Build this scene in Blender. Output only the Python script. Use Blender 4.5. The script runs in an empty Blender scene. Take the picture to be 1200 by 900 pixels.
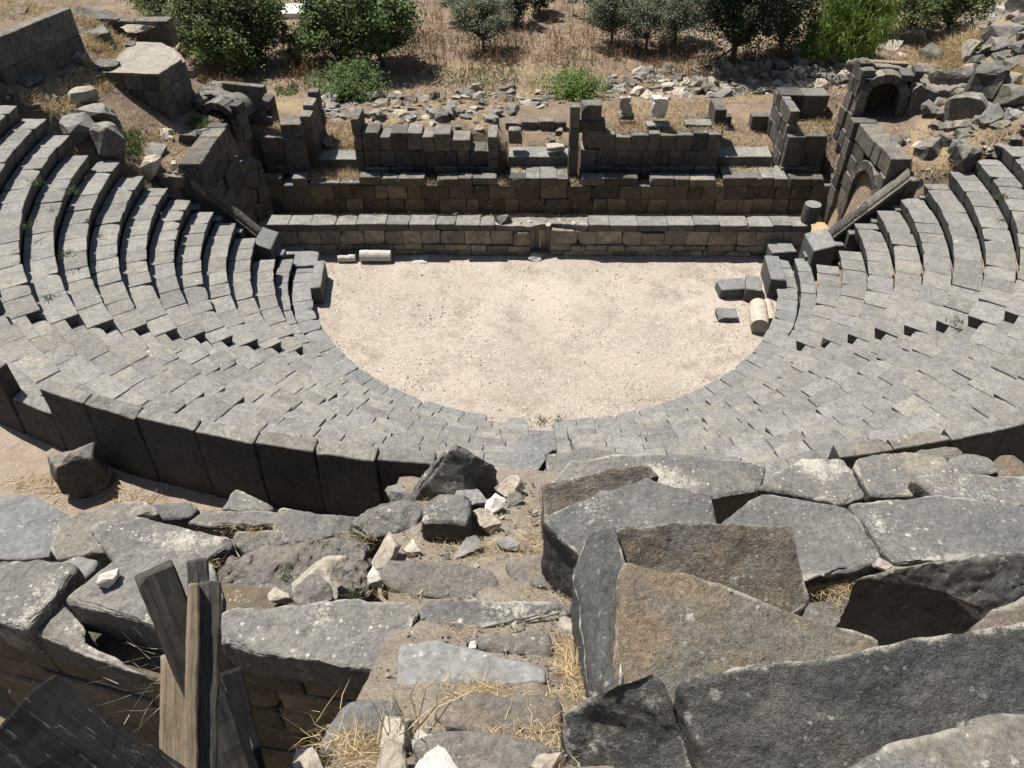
import bpy, bmesh, math, random
from mathutils import Vector, Matrix, noise
R = math.radians
S = bpy.context.scene
COL = S.collection
rnd = random.Random(7)

# ------------------------------------------------------------------ camera
F, PIT, ROLL, YAW = 886.62, 0.718203, -0.008901, 0.022689
CAM = Vector((-0.661, -25.582, 15.988))
cp, sp, cy, sy = math.cos(PIT), math.sin(PIT), math.cos(YAW), math.sin(YAW)
def rotz(v): return Vector((cy*v[0]-sy*v[1], sy*v[0]+cy*v[1], v[2]))
def ray(px, py):
    """direction of sight through a point of the 1200x900 survey photo"""
    u, v = (px-600)/F, -(py-450)/F
    c, s = math.cos(ROLL), math.sin(ROLL)
    u, v = c*u-s*v, s*u+c*v
    return rotz((u, cp+v*sp, -sp+v*cp))
cam = bpy.data.cameras.new('camera'); co = bpy.data.objects.new('camera', cam); COL.objects.link(co)
fw = rotz((0, cp, -sp)); up0 = rotz((0, sp, cp)); rt0 = rotz((1, 0, 0))
c, s = math.cos(ROLL), math.sin(ROLL)
rt = rt0*c + up0*s; up = up0*c - rt0*s
co.matrix_world = Matrix(((rt.x, up.x, -fw.x, CAM.x), (rt.y, up.y, -fw.y, CAM.y), (rt.z, up.z, -fw.z, CAM.z), (0, 0, 0, 1)))
cam.sensor_width = 36; cam.sensor_fit = 'HORIZONTAL'; cam.lens = F/1200*36
cam.clip_start = 0.05; cam.clip_end = 3000
S.camera = co
S.render.resolution_x, S.render.resolution_y = 1024, 768

# ------------------------------------------------------------------ light
SUN_EL, SUN_AZ = 63.0, -48.0           # azimuth from +Y (beyond the stage), negative = to the left
W = bpy.data.worlds.new('World'); S.world = W; W.use_nodes = True
nt = W.node_tree; bg = nt.nodes['Background']
sky = nt.nodes.new('ShaderNodeTexSky'); sky.sky_type = 'NISHITA'; sky.sun_disc = False
sky.sun_elevation = R(SUN_EL); sky.sun_rotation = R(SUN_AZ); sky.altitude = 300; sky.dust_density = 1.5
nt.links.new(sky.outputs[0], bg.inputs[0]); bg.inputs[1].default_value = 0.06
sl = bpy.data.lights.new('sun', 'SUN'); sl.energy = 5.0; sl.angle = R(0.53); sl.color = (1, 0.955, 0.885)
so = bpy.data.objects.new('sun', sl); COL.objects.link(so)
sd = Vector((math.cos(R(SUN_EL))*math.sin(R(SUN_AZ)), math.cos(R(SUN_EL))*math.cos(R(SUN_AZ)), math.sin(R(SUN_EL))))
so.rotation_euler = sd.to_track_quat('Z', 'Y').to_euler(); so.location = (0, 0, 60)
S.view_settings.view_transform = 'Standard'; S.view_settings.look = 'None'
S.view_settings.exposure = 0.45; S.view_settings.gamma = 1.0

# ------------------------------------------------------------------ materials
class NT:
    def __init__(s, name):
        s.m = bpy.data.materials.new(name); s.m.use_nodes = True; s.t = s.m.node_tree
        s.b = s.t.nodes['Principled BSDF']; s.b.inputs['Roughness'].default_value = 0.9
        s.b.inputs['Specular IOR Level'].default_value = 0.25
    def n(s, t, **kw):
        o = s.t.nodes.new(t)
        for k, v in kw.items():
            if k.startswith('i_'): o.inputs[int(k[2:]) if k[2:].isdigit() else k[2:].replace('_', ' ')].default_value = v
            else: setattr(o, k, v)
        return o
    def l(s, a, b): s.t.links.new(a, b)
    def noise(s, vec, scale, detail=5, rough=.6, dist=0):
        o = s.n('ShaderNodeTexNoise'); o.inputs['Scale'].default_value = scale; o.inputs['Detail'].default_value = detail
        o.inputs['Roughness'].default_value = rough; o.inputs['Distortion'].default_value = dist
        s.l(vec, o.inputs['Vector']); return o.outputs['Fac']
    def vor(s, vec, scale, feature='F1', out='Distance', rand=1):
        o = s.n('ShaderNodeTexVoronoi', feature=feature); o.inputs['Scale'].default_value = scale
        o.inputs['Randomness'].default_value = rand; s.l(vec, o.inputs['Vector']); return o.outputs[out]
    def ramp(s, fac, stops):
        o = s.n('ShaderNodeValToRGB'); e = o.color_ramp.elements
        while len(e) < len(stops): e.new(.5)
        for el, (p, c_) in zip(e, stops):
            el.position = p; el.color = (c_, c_, c_, 1) if not isinstance(c_, tuple) else (*c_, 1)
        s.l(fac, o.inputs[0]); return o.outputs[0]
    def mix(s, f, a, b, mode='MIX'):
        o = s.n('ShaderNodeMix', data_type='RGBA', blend_type=mode)
        for sock, v in ((o.inputs[0], f), (o.inputs[6], a), (o.inputs[7], b)):
            if isinstance(v, (int, float)): sock.default_value = v
            elif isinstance(v, tuple): sock.default_value = (*v, 1)
            else: s.l(v, sock)
        return o.outputs[2]
    def math(s, op, a, b=0.0, cl=False):
        o = s.n('ShaderNodeMath', operation=op, use_clamp=cl)
        for sock, v in ((o.inputs[0], a), (o.inputs[1], b)):
            if isinstance(v, (int, float)): sock.default_value = v
            else: s.l(v, sock)
        return o.outputs[0]
    def bump(s, h, strength, dist, prev=None):
        o = s.n('ShaderNodeBump'); o.inputs['Strength'].default_value = strength; o.inputs['Distance'].default_value = dist
        s.l(h, o.inputs['Height'])
        if prev is not None: s.l(prev, o.inputs['Normal'])
        return o.outputs[0]
    def pos(s): return s.n('ShaderNodeNewGeometry').outputs['Position']
    def orand(s): return s.n('ShaderNodeObjectInfo').outputs['Random']
    def done(s, col, nrm=None):
        s.l(col, s.b.inputs['Base Color'])
        if nrm is not None: s.l(nrm, s.b.inputs['Normal'])
        return s.m
def stone_mat(name, dark, mid, tan, fine=20, lichen=0.0, lscale=7, bump=.5, bdist=.02, var=.35, tanamt=.5, pits=0.0, lcol=(.60, .57, .49), speck=0.0, edge=0.0, side=.5):
    k = NT(name); p = k.pos(); r = k.orand()
    off = k.n('ShaderNodeVectorMath', operation='ADD'); k.l(p, off.inputs[0])
    cr = k.n('ShaderNodeCombineXYZ'); k.l(k.math('MULTIPLY', r, 37.0), cr.inputs[0]); k.l(k.math('MULTIPLY', r, 17.0), cr.inputs[2]); k.l(cr.outputs[0], off.inputs[1])
    v = off.outputs[0]
    big = k.ramp(k.noise(v, .9, 4), [(.3, 0.0), (.7, 1.0)])
    c1 = k.mix(big, dark, mid)
    r2 = k.math('FRACT', k.math('MULTIPLY', r, 7.31))
    tf = k.math('MULTIPLY', k.math('MULTIPLY', k.ramp(k.noise(v, 2.3, 5, .65), [(.42, 0.0), (.62, 1.0)]), k.math('ADD', k.math('MULTIPLY', r2, 1.1), .1)), tanamt, True)
    c1 = k.mix(tf, c1, tan)
    fn = k.noise(v, fine, 6, .7)
    g = k.ramp(fn, [(.25, .55), (.5, 1.0), (.78, 1.45)])
    c1 = k.mix(1.0, c1, g, 'MULTIPLY')
    md = k.ramp(k.noise(v, fine*.28, 6, .72), [(.3, .72), (.5, 1.0), (.72, 1.22)]); c1 = k.mix(1.0, c1, md, 'MULTIPLY')
    vr = k.math('ADD', k.math('MULTIPLY', r, var), 1-var/2)
    cv = k.n('ShaderNodeCombineColor')
    for i in range(3): k.l(vr, cv.inputs[i])
    c1 = k.mix(1.0, c1, cv.outputs[0], 'MULTIPLY')
    if speck > 0:
        sp1 = k.ramp(k.noise(v, fine*3.2, 3, .6), [(.60, 0.0), (.72, 1.0)]); c1 = k.mix(k.math('MULTIPLY', sp1, speck), c1, tuple(min(.6, x*2.6) for x in mid))
        sp2 = k.ramp(k.noise(v, fine*2.3, 3, .6), [(.28, 1.0), (.40, 0.0)]); c1 = k.mix(k.math('MULTIPLY', sp2, speck*.8), c1, tuple(x*.3 for x in dark))
    if lichen > 0:
        n2 = k.noise(v, lscale*5, 6, .8); n3 = k.noise(v, 1.25, 5, .65)
        def spots(sc, t):
            d = k.math('ADD', k.vor(v, sc), k.math('MULTIPLY', k.math('SUBTRACT', n2, .5), 1.25))
            hs_ = k.n('ShaderNodeSeparateColor'); k.l(k.vor(v, sc, 'F1', 'Color'), hs_.inputs[0])
            return k.math('MULTIPLY', k.ramp(d, [(t, 1.0), (t+.07, 0.0)]), k.ramp(hs_.outputs[0], [(.6, 0.0), (.65, 1.0)]))
        msk = k.ramp(n3, [(.60-lichen*.22, 0.0), (.68-lichen*.22, 1.0)])
        patch = k.math('MULTIPLY', k.ramp(k.math('ADD', n3, k.math('MULTIPLY', n2, .5)), [(.97-lichen*.17, 0.0), (1.06-lichen*.17, 1.0)]), .9)
        sm = k.math('MAXIMUM', k.math('MULTIPLY', spots(lscale*1.7, .17), msk), k.math('MULTIPLY', spots(lscale*4.2, .16), k.ramp(k.noise(v, 2.2, 3), [(.45, 0.0), (.6, .9)])))
        sm = k.math('MAXIMUM', sm, patch)
        c1 = k.mix(k.math('MULTIPLY', sm, .85), c1, lcol)
    if side < 1:          # trodden, dusty tops paler; upright faces get patina plus shade painted into their colour
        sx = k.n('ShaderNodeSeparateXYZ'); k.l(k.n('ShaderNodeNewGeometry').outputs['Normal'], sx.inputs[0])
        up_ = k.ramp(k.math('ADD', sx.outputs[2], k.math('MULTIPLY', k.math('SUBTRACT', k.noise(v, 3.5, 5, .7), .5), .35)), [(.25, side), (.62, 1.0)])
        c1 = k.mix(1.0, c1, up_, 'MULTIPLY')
    if edge > 0:
        at_ = k.n('ShaderNodeAttribute'); at_.attribute_name = 'arris'
        e_ = k.math('MULTIPLY', k.ramp(k.math('ADD', at_.outputs['Fac'], k.math('MULTIPLY', k.math('SUBTRACT', k.noise(v, 4, 6, .75), .5), 1.6)), [(.58, 0.0), (.85, 1.0)]), edge)
        c1 = k.mix(e_, c1, lcol)
    h = k.math('ADD', k.noise(v, fine*.7, 8, .75), k.math('MULTIPLY', k.noise(v, fine*.18, 4), 2.0))
    nr = k.bump(h, bump, bdist)
    if pits > 0:
        pv = k.ramp(k.vor(v, fine*2.2), [(.12, 0.0), (.3, 1.0)])
        nr = k.bump(pv, pits, bdist*.6, nr)
    return k.done(c1, nr)
M = {}
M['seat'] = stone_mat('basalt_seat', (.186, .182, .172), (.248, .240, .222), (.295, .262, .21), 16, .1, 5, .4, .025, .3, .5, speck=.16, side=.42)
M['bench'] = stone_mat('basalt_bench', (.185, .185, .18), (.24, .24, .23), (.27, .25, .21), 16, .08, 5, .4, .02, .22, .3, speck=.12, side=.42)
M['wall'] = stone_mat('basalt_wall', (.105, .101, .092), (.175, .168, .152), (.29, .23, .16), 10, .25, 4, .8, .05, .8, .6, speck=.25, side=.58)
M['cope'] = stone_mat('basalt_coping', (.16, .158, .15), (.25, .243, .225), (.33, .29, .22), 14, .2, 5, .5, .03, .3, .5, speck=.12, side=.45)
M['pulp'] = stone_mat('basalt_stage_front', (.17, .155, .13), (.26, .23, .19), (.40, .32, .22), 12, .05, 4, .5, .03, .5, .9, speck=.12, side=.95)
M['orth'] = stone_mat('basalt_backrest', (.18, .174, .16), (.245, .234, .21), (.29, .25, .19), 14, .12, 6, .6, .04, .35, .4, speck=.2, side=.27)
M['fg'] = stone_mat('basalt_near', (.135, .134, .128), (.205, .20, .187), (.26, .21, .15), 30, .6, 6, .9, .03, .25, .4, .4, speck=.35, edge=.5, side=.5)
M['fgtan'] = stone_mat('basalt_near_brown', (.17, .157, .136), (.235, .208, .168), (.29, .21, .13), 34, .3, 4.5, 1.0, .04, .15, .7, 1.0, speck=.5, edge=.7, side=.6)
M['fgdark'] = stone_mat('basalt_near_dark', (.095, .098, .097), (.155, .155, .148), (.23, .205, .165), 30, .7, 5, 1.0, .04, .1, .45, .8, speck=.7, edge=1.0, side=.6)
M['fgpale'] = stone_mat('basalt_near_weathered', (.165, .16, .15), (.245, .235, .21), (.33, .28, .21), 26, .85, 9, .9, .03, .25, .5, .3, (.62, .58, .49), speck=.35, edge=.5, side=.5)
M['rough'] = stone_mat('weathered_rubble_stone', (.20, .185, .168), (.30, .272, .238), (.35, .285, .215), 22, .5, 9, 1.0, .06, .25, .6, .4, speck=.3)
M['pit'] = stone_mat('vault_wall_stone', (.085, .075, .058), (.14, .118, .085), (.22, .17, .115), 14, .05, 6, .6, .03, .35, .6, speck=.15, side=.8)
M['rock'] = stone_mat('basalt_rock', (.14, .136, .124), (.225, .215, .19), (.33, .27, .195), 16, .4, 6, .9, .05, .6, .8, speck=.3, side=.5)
M['lime'] = stone_mat('limestone_rock', (.36, .325, .265), (.52, .475, .40), (.46, .36, .245), 14, .0, 6, .9, .04, .35, .6, speck=.12, side=.8)
M['white'] = stone_mat('white_marble', (.48, .46, .42), (.62, .59, .54), (.46, .39, .3), 14, .0, 6, .5, .02, .2, .4, speck=.1, side=.9)
M['plaster'] = stone_mat('worn_plaster_top', (.22, .205, .18), (.36, .335, .285), (.36, .29, .21), 10, .5, 3, .8, .05, .2, .5, speck=.25)
M['brick'] = stone_mat('vault_back_stone', (.2, .165, .115), (.29, .235, .16), (.38, .29, .18), 12, .0, 5, .4, .03, .35, .7)

def ground_mat(name, cols, s1, s2, peb=0.0, pebs=8, bump=.5, bd=.04, extra=None):
    k = NT(name); p = k.pos()
    c1 = k.mix(k.ramp(k.noise(p, s1, 6, .65), [(.35, 0.0), (.65, 1.0)]), cols[0], cols[1])
    c1 = k.mix(k.ramp(k.noise(p, s2, 6, .7), [(.45, 0.0), (.68, 1.0)]), c1, cols[2])
    c1 = k.mix(1.0, c1, k.ramp(k.noise(p, s2*9, 6, .75), [(.25, .65), (.5, 1.0), (.8, 1.3)]), 'MULTIPLY')
    h = k.noise(p, s2*4, 8, .75); nr = k.bump(h, bump, bd)
    if peb > 0:
        d = k.vor(p, pebs); msk = k.ramp(k.noise(p, .55, 4, .6), [(.36, 0.0), (.56, 1.0)])
        sp_ = k.math('MULTIPLY', k.ramp(d, [(.22, 1.0), (.36, 0.0)]), msk)
        cc = k.vor(p, pebs, 'F1', 'Color')
        pick = k.n('ShaderNodeSeparateColor'); k.l(cc, pick.inputs[0])
        pc = k.ramp(pick.outputs[0], [(.0, cols[2]), (.4, cols[3]), (.85, cols[3]), (1.0, cols[4])])
        c1 = k.mix(k.math('MULTIPLY', sp_, peb), c1, pc)
        nr = k.bump(k.math('MULTIPLY', k.ramp(d, [(.1, 1.0), (.4, 0.0)]), msk), .6, .03, nr)
    if extra: c1 = extra(k, p, c1)
    return k.done(c1, nr)
M['orch'] = ground_mat('orchestra_earth', ((.355, .305, .255), (.485, .425, .362), (.275, .232, .19), (.58, .53, .465), (.19, .17, .15)), .22, .9, .8, 8.0, .7, .05)
M['dirt'] = ground_mat('pale_earth', ((.335, .27, .205), (.41, .335, .265), (.26, .20, .145), (.5, .45, .39), (.2, .18, .16)), .8, 3.2, .6, 16, .8, .05)
M['path'] = ground_mat('stair_earth', ((.29, .245, .195), (.375, .32, .255), (.22, .18, .14), (.50, .455, .39), (.16, .15, .13)), 1.1, 4.5, .7, 22, .9, .05)
def hill_extra(k, p, c1):
    return k.mix(k.math('MULTIPLY', k.ramp(k.noise(p, .33, 5, .65), [(.5, 0.0), (.66, 1.0)]), .7), c1, (.34, .265, .15))
M['hill'] = ground_mat('dry_hillside', ((.19, .142, .102), (.26, .195, .138), (.145, .106, .075), (.42, .36, .3), (.12, .11, .1)), .22, 1.1, .45, 3.2, .6, .08, hill_extra)
M['stagefloor'] = ground_mat('stage_earth', ((.44, .33, .19), (.5, .38, .22), (.33, .25, .15), (.55, .48, .38), (.2, .18, .15)), .7, 2.5, .2, 6)

def leaf_mat(name, a, b, rough=.6):
    k = NT(name); g = k.n('ShaderNodeNewGeometry'); r = g.outputs['Random Per Island']
    c1 = k.ramp(r, [(0.0, a), (.6, b), (1.0, tuple(min(1, v*1.5) for v in b))])
    c1 = k.mix(k.ramp(k.noise(g.outputs['Position'], 1.1, 3), [(.35, .75), (.65, 1.0)]), (0, 0, 0), c1, 'MIX') if False else c1
    k.b.inputs['Roughness'].default_value = rough
    k.l(c1, k.b.inputs['Base Color'])
    tr = k.n('ShaderNodeBsdfTranslucent'); k.l(c1, tr.inputs[0]); ms = k.n('ShaderNodeMixShader'); ms.inputs[0].default_value = .25
    k.l(k.b.outputs[0], ms.inputs[1]); k.l(tr.outputs[0], ms.inputs[2]); k.l(ms.outputs[0], k.t.nodes['Material Output'].inputs[0])
    return k.m
M['lf_dark'] = leaf_mat('leaf_dark_evergreen', (.055, .078, .032), (.145, .18, .072))
M['lf_pine'] = leaf_mat('needle_dark_green', (.022, .034, .018), (.052, .07, .034))
M['lf_oak'] = leaf_mat('leaf_deep_green', (.055, .095, .034), (.14, .205, .068))
M['lf_olive'] = leaf_mat('leaf_olive', (.085, .10, .062), (.165, .18, .115))
M['lf_bright'] = leaf_mat('leaf_bright_green', (.075, .13, .025), (.15, .22, .05))
M['lf_mid'] = leaf_mat('leaf_mid_green', (.055, .098, .03), (.12, .175, .06))
M['lf_yellow'] = leaf_mat('leaf_yellow_green', (.12, .14, .03), (.26, .26, .07))
M['straw'] = leaf_mat('dry_straw', (.36, .27, .14), (.56, .45, .27), .8)
M['weed'] = leaf_mat('dry_brown_weed', (.13, .085, .05), (.28, .19, .11), .9)
M['twig'] = leaf_mat('bare_grey_twig', (.3, .26, .22), (.45, .4, .34), .8)
def wood_mat(name, a, b, streak, sc=.35):
    k = NT(name); tc = k.n('ShaderNodeTexCoord'); mp = k.n('ShaderNodeMapping'); mp.inputs['Scale'].default_value = (1.2, 26, 26)
    k.l(tc.outputs['Object'], mp.inputs[0]); v = mp.outputs[0]
    n1 = k.noise(v, 1.6, 8, .7, .3); c1 = k.mix(k.ramp(n1, [(.35, 0.0), (.65, 1.0)]), a, b)
    n2 = k.noise(v, 2.7, 8, .75, .6)
    c1 = k.mix(k.math('MULTIPLY', k.ramp(n2, [(.58, 0.0), (.72, 1.0)]), sc), c1, streak)
    nr = k.bump(k.math('ADD', n1, n2), .9, .012)
    return k.done(c1, nr)
M['wood'] = wood_mat('weathered_grey_timber', (.045, .042, .037), (.12, .108, .092), (.34, .30, .25), .75)
M['woodlight'] = wood_mat('split_pale_timber', (.19, .145, .10), (.33, .265, .185), (.13, .08, .05), .7)
M['char'] = wood_mat('tarred_black_timber', (.009, .009, .010), (.022, .021, .02), (.5, .46, .4), 1.0)
def bark_mat():
    k = NT('bark'); p = k.pos(); n1 = k.noise(p, 9, 6, .7)
    return k.done(k.mix(n1, (.05, .038, .028), (.16, .125, .09)), k.bump(n1, .8, .04))
M['bark'] = bark_mat()
def paint_mat():
    k = NT('white_concrete'); p = k.pos(); return k.done(k.mix(k.noise(p, 2, 5), (.6, .57, .52), (.75, .72, .67)))
M['concrete'] = paint_mat()

# ------------------------------------------------------------------ helpers
def tag(o, label, cat, group=None):
    o['label'] = label; o['category'] = cat
    if group: o['group'] = group
    return o
def structure(o): o['kind'] = 'structure'; return o
def stuff(o): o['kind'] = 'stuff'; return o
def empty(name, loc, label, cat, group=None):
    o = bpy.data.objects.new(name, None); COL.objects.link(o); o.location = loc; o.empty_display_size = .3
    return tag(o, label, cat, group)
def mk(name, me, parent=None, loc=None):
    o = bpy.data.objects.new(name, me); COL.objects.link(o)
    if loc is not None: o.location = loc
    if parent is not None:
        o.parent = parent
        if loc is not None: o.location = Vector(loc) - parent.location
    return o
def raw(name, vs, fs, mat, parent=None, smooth=False):
    """mesh object with its origin at the base centre of its vertices"""
    n = len(vs); cx = sum(v[0] for v in vs)/n; cy_ = sum(v[1] for v in vs)/n; cz = min(v[2] for v in vs)
    me = bpy.data.meshes.new(name); me.from_pydata([(v[0]-cx, v[1]-cy_, v[2]-cz) for v in vs], [], fs); me.materials.append(mat)
    if smooth: me.polygons.foreach_set('use_smooth', [True]*len(me.polygons))
    me.update()
    return mk(name, me, parent, (cx, cy_, cz))
def lat(n, e): return [0.0, e] + [e+(1-2*e)*i/(n-1) for i in range(1, n-1)] + [1-e, 1.0]
def hexa(P, n=(3, 3, 3), ch=.02, amp=.012, seed=0, chips=0, chipr=.2, fr=2.2):
    """rough block from 8 corners: 0-3 bottom (u,v ccw), 4-7 top; edges rounded, corners knocked off"""
    P = [Vector(p) for p in P]; rg = random.Random(seed)
    lu = (P[1]-P[0]).length; lv = (P[3]-P[0]).length; lw = (P[4]-P[0]).length
    U = lat(n[0], min(.3, ch/max(lu, .01))); V = lat(n[1], min(.3, ch/max(lv, .01))); Wl = lat(n[2], min(.3, ch/max(lw, .01)))
    nu, nv, nw = len(U)-1, len(V)-1, len(Wl)-1
    idx = {}; vs = []; ctr = sum(P, Vector())/8
    so_ = Vector((seed*1.37 % 91, seed*.77 % 53, seed*2.1 % 71))
    cps = []
    for _ in range(chips):
        q = P[rg.choice((4, 5, 6, 7, 4, 5, 0, 1))]; cps.append((q + (P[rg.randrange(8)]-q)*.08, chipr*rg.uniform(.5, 1.2)))
    def pt(i, j, k):
        key = (i, j, k)
        if key in idx: return idx[key]
        u, v, w = U[i], V[j], Wl[k]
        ex = (i in (0, nu)) + (j in (0, nv)) + (k in (0, nw))
        if ex >= 2:
            pull = .45 if ex == 2 else .6
            def pl(a, arr, t, m): return arr[1]*pull if a == 0 else (1-arr[1]*pull if a == m else t)
            u, v, w = pl(i, U, u, nu), pl(j, V, v, nv), pl(k, Wl, w, nw)
        b = (P[0]*(1-u)+P[1]*u)*(1-v) + (P[3]*(1-u)+P[2]*u)*v
        t = (P[4]*(1-u)+P[5]*u)*(1-v) + (P[7]*(1-u)+P[6]*u)*v
        p = b*(1-w)+t*w
        p = p + noise.noise_vector(p*fr+so_)*amp + noise.noise_vector(p*fr*3.1+so_)*amp*.4
        for q, rr in cps:
            d = (p-q).length
            if d < rr: p = p + (ctr-p).normalized()*(rr-d)*.75
        idx[key] = len(vs); vs.append(p); return idx[key]
    fs = []
    for i in range(nu):
        for j in range(nv):
            fs.append((pt(i, j, nw), pt(i+1, j, nw), pt(i+1, j+1, nw), pt(i, j+1, nw)))
            fs.append((pt(i, j, 0), pt(i, j+1, 0), pt(i+1, j+1, 0), pt(i+1, j, 0)))
    for i in range(nu):
        for k in range(nw):
            fs.append((pt(i, 0, k), pt(i+1, 0, k), pt(i+1, 0, k+1), pt(i, 0, k+1)))
            fs.append((pt(i, nv, k), pt(i, nv, k+1), pt(i+1, nv, k+1), pt(i+1, nv, k)))
    for j in range(nv):
        for k in range(nw):
            fs.append((pt(0, j, k), pt(0, j, k+1), pt(0, j+1, k+1), pt(0, j+1, k)))
            fs.append((pt(nu, j, k), pt(nu, j+1, k), pt(nu, j+1, k+1), pt(nu, j, k+1)))
    return vs, fs
SEED = [0]
def block(name, P, mat, parent, **kw):
    SEED[0] += 1; kw.setdefault('seed', SEED[0])
    vs, fs = hexa(P, **kw); return raw(name, vs, fs, mat, parent)
def prism(name, top, thick, mat, parent=None, res=.12, amp=.03, bev=.04, fr=1.6, seed=None, shrink=.97, smooth=True, hf=.35):
    """irregular slab: polygon top (world points), dropped by thick, edges bevelled, faces refined and roughened"""
    SEED[0] += 1; sd_ = SEED[0] if seed is None else seed; so_ = Vector((sd_*1.91 % 83, sd_*.63 % 47, sd_*1.3 % 61))
    cx = sum(v.x for v in top)/len(top); cy_ = sum(v.y for v in top)/len(top)
    area = sum(top[i].x*top[(i+1) % len(top)].y-top[(i+1) % len(top)].x*top[i].y for i in range(len(top)))
    if area < 0: top = top[::-1]
    bm = bmesh.new()
    tv = [bm.verts.new(v) for v in top]
    th = thick if isinstance(thick, (list, tuple)) else [thick]*len(top)
    bv = [bm.verts.new((cx+(v.x-cx)*shrink, cy_+(v.y-cy_)*shrink, v.z-h)) for v, h in zip(top, th)]
    bm.faces.new(tv); bm.faces.new(bv[::-1]); m_ = len(top)
    for i in range(m_): j = (i+1) % m_; bm.faces.new((tv[j], tv[i], bv[i], bv[j]))
    if bev > 0: bmesh.ops.bevel(bm, geom=bm.edges[:], offset=bev, segments=3, profile=.55, affect='EDGES', clamp_overlap=True)
    bmesh.ops.triangulate(bm, faces=bm.faces[:])
    for it in range(7):
        lg = [e for e in bm.edges if e.calc_length() > res]
        if not lg: break
        bmesh.ops.subdivide_edges(bm, edges=lg, cuts=1); bmesh.ops.triangulate(bm, faces=[f for f in bm.faces if len(f.verts) > 3])
    for v in bm.verts:
        p = v.co
        v.co = p + noise.noise_vector(p*fr+so_)*amp + noise.noise_vector(p*fr*3+so_)*amp*.5 + noise.noise_vector(p*fr*8+so_)*amp*hf*.9 + noise.noise_vector(p*fr*17+so_)*amp*hf*.45
    vs = [v.co.copy() for v in bm.verts]; bm.verts.index_update(); fs = [tuple(v.index for v in f.verts) for f in bm.faces]; bm.free()
    o = raw(name, vs, fs, mat, parent, smooth)
    at_ = o.data.attributes.new('arris', 'FLOAT', 'POINT'); vals = []
    for p in vs:
        dm = 9.0
        for i in range(m_):
            a_, b_ = top[i], top[(i+1) % m_]; ab = b_-a_; t_ = max(0, min(1, (p-a_).dot(ab)/max(1e-6, ab.length_squared))); dm = min(dm, (a_+ab*t_-p).length)
        vals.append(math.exp(-dm/.06))
    at_.data.foreach_set('value', vals)
    return o
def atz(px, py, z): d = ray(px, py); return CAM + d*((z-CAM.z)/d.z)
def atY(px, py, y): d = ray(px, py); return CAM + d*((y-CAM.y)/d.y)
def atd(px, py, dist): return CAM + ray(px, py).normalized()*dist

# ------------------------------------------------------------------ terrain
R1, DR, Z1, DZ, RP, ZP, ZW, NR = 10.12, .70, .938, .496, 19.3, 9.2, 8.0, 13
FLOOR = -0.5
def sst(a, b, t):
    t = max(0, min(1, (t-a)/(b-a))); return t*t*(3-2*t)
def T(x, y):
    r = math.hypot(x, y); ax = abs(x)
    nz = noise.noise((x*.35, y*.35, 3.1))*.16 + noise.noise((x*1.1, y*1.1, 8.1))*.05
    seat = Z1 + DZ*(r-R1)/DR
    if y < -.35:
        if r < 9.6: return -1.1
        if r < 19.2: return seat-1.4
        return 6.6 if r < 27 else 6.6+min(4, (r-27)*.5)
    back = 1.5 + .16*(min(y, 9)-6) if y > 6 else 1.5
    back = back - .9*sst(10, 16, y) + nz*1.3
    if y > 22: back += (y-22)*.012 + noise.noise((x*.03, y*.03, 1))*1.2*sst(22, 60, y)
    if 6.4 < y < 9.5 and (-7.6 < x < -1.9 or 1.9 < x < 7.4): back = max(back, 2.55-.5*max(0, y-8.2)+nz)
    hill = 3.85 + max(0, ax-14.2)*.66 - max(0, ax-19)*.5
    if x < 0 and ax > 13.5: hill += .25*sst(1, 6, y)*(1 if ax > 16 else .4)
    hill += nz
    if x > 12.9 and y > 3: hill -= .0
    w = sst(12.55, 12.95, ax)*(sst(.55, .8, y) if ax < 13.3 else sst(-.35, .1, y))
    e0, e1 = (7.5, 12.5) if x > 0 else (7.0, 11.0)
    w *= 1-sst(e0, e1, y + .3*noise.noise((x*.5, y*.5, 0)))
    if y < 6.3: low = -1.1
    elif y < 6.9: low = -1.1+(back+1.1)*sst(6.3, 6.9, y)
    else: low = back
    if ax > 12.5 and y < 6.9: low = min(back, 3)
    return low*(1-w) + hill*w
def ground(px, py, zoff=0):
    d = ray(px, py).normalized(); t = 8.0
    while t < 400:
        p = CAM + d*t
        if p.z < T(p.x, p.y)+zoff: break
        t += .12
    return CAM + d*t
def axis(lo, hi, st, far):
    a = [lo+st*i for i in range(int((hi-lo)/st)+1)]; o = []; d = st; v = hi
    while v < far: d *= 1.22; v += d; o.append(v)
    o2 = []; d = st; v = lo
    while v > -far: d *= 1.22; v -= d; o2.append(v)
    return o2[::-1] + a + o
xs = axis(-30, 30, .4, 900); ys = axis(-32, 42, .4, 900)
vs = [(x, y, T(x, y)) for y in ys for x in xs]; nx = len(xs)
fs = [(j*nx+i, j*nx+i+1, (j+1)*nx+i+1, (j+1)*nx+i) for j in range(len(ys)-1) for i in range(nx-1)]
structure(raw('hillside_ground', vs, fs, M['hill'], smooth=True))

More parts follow.
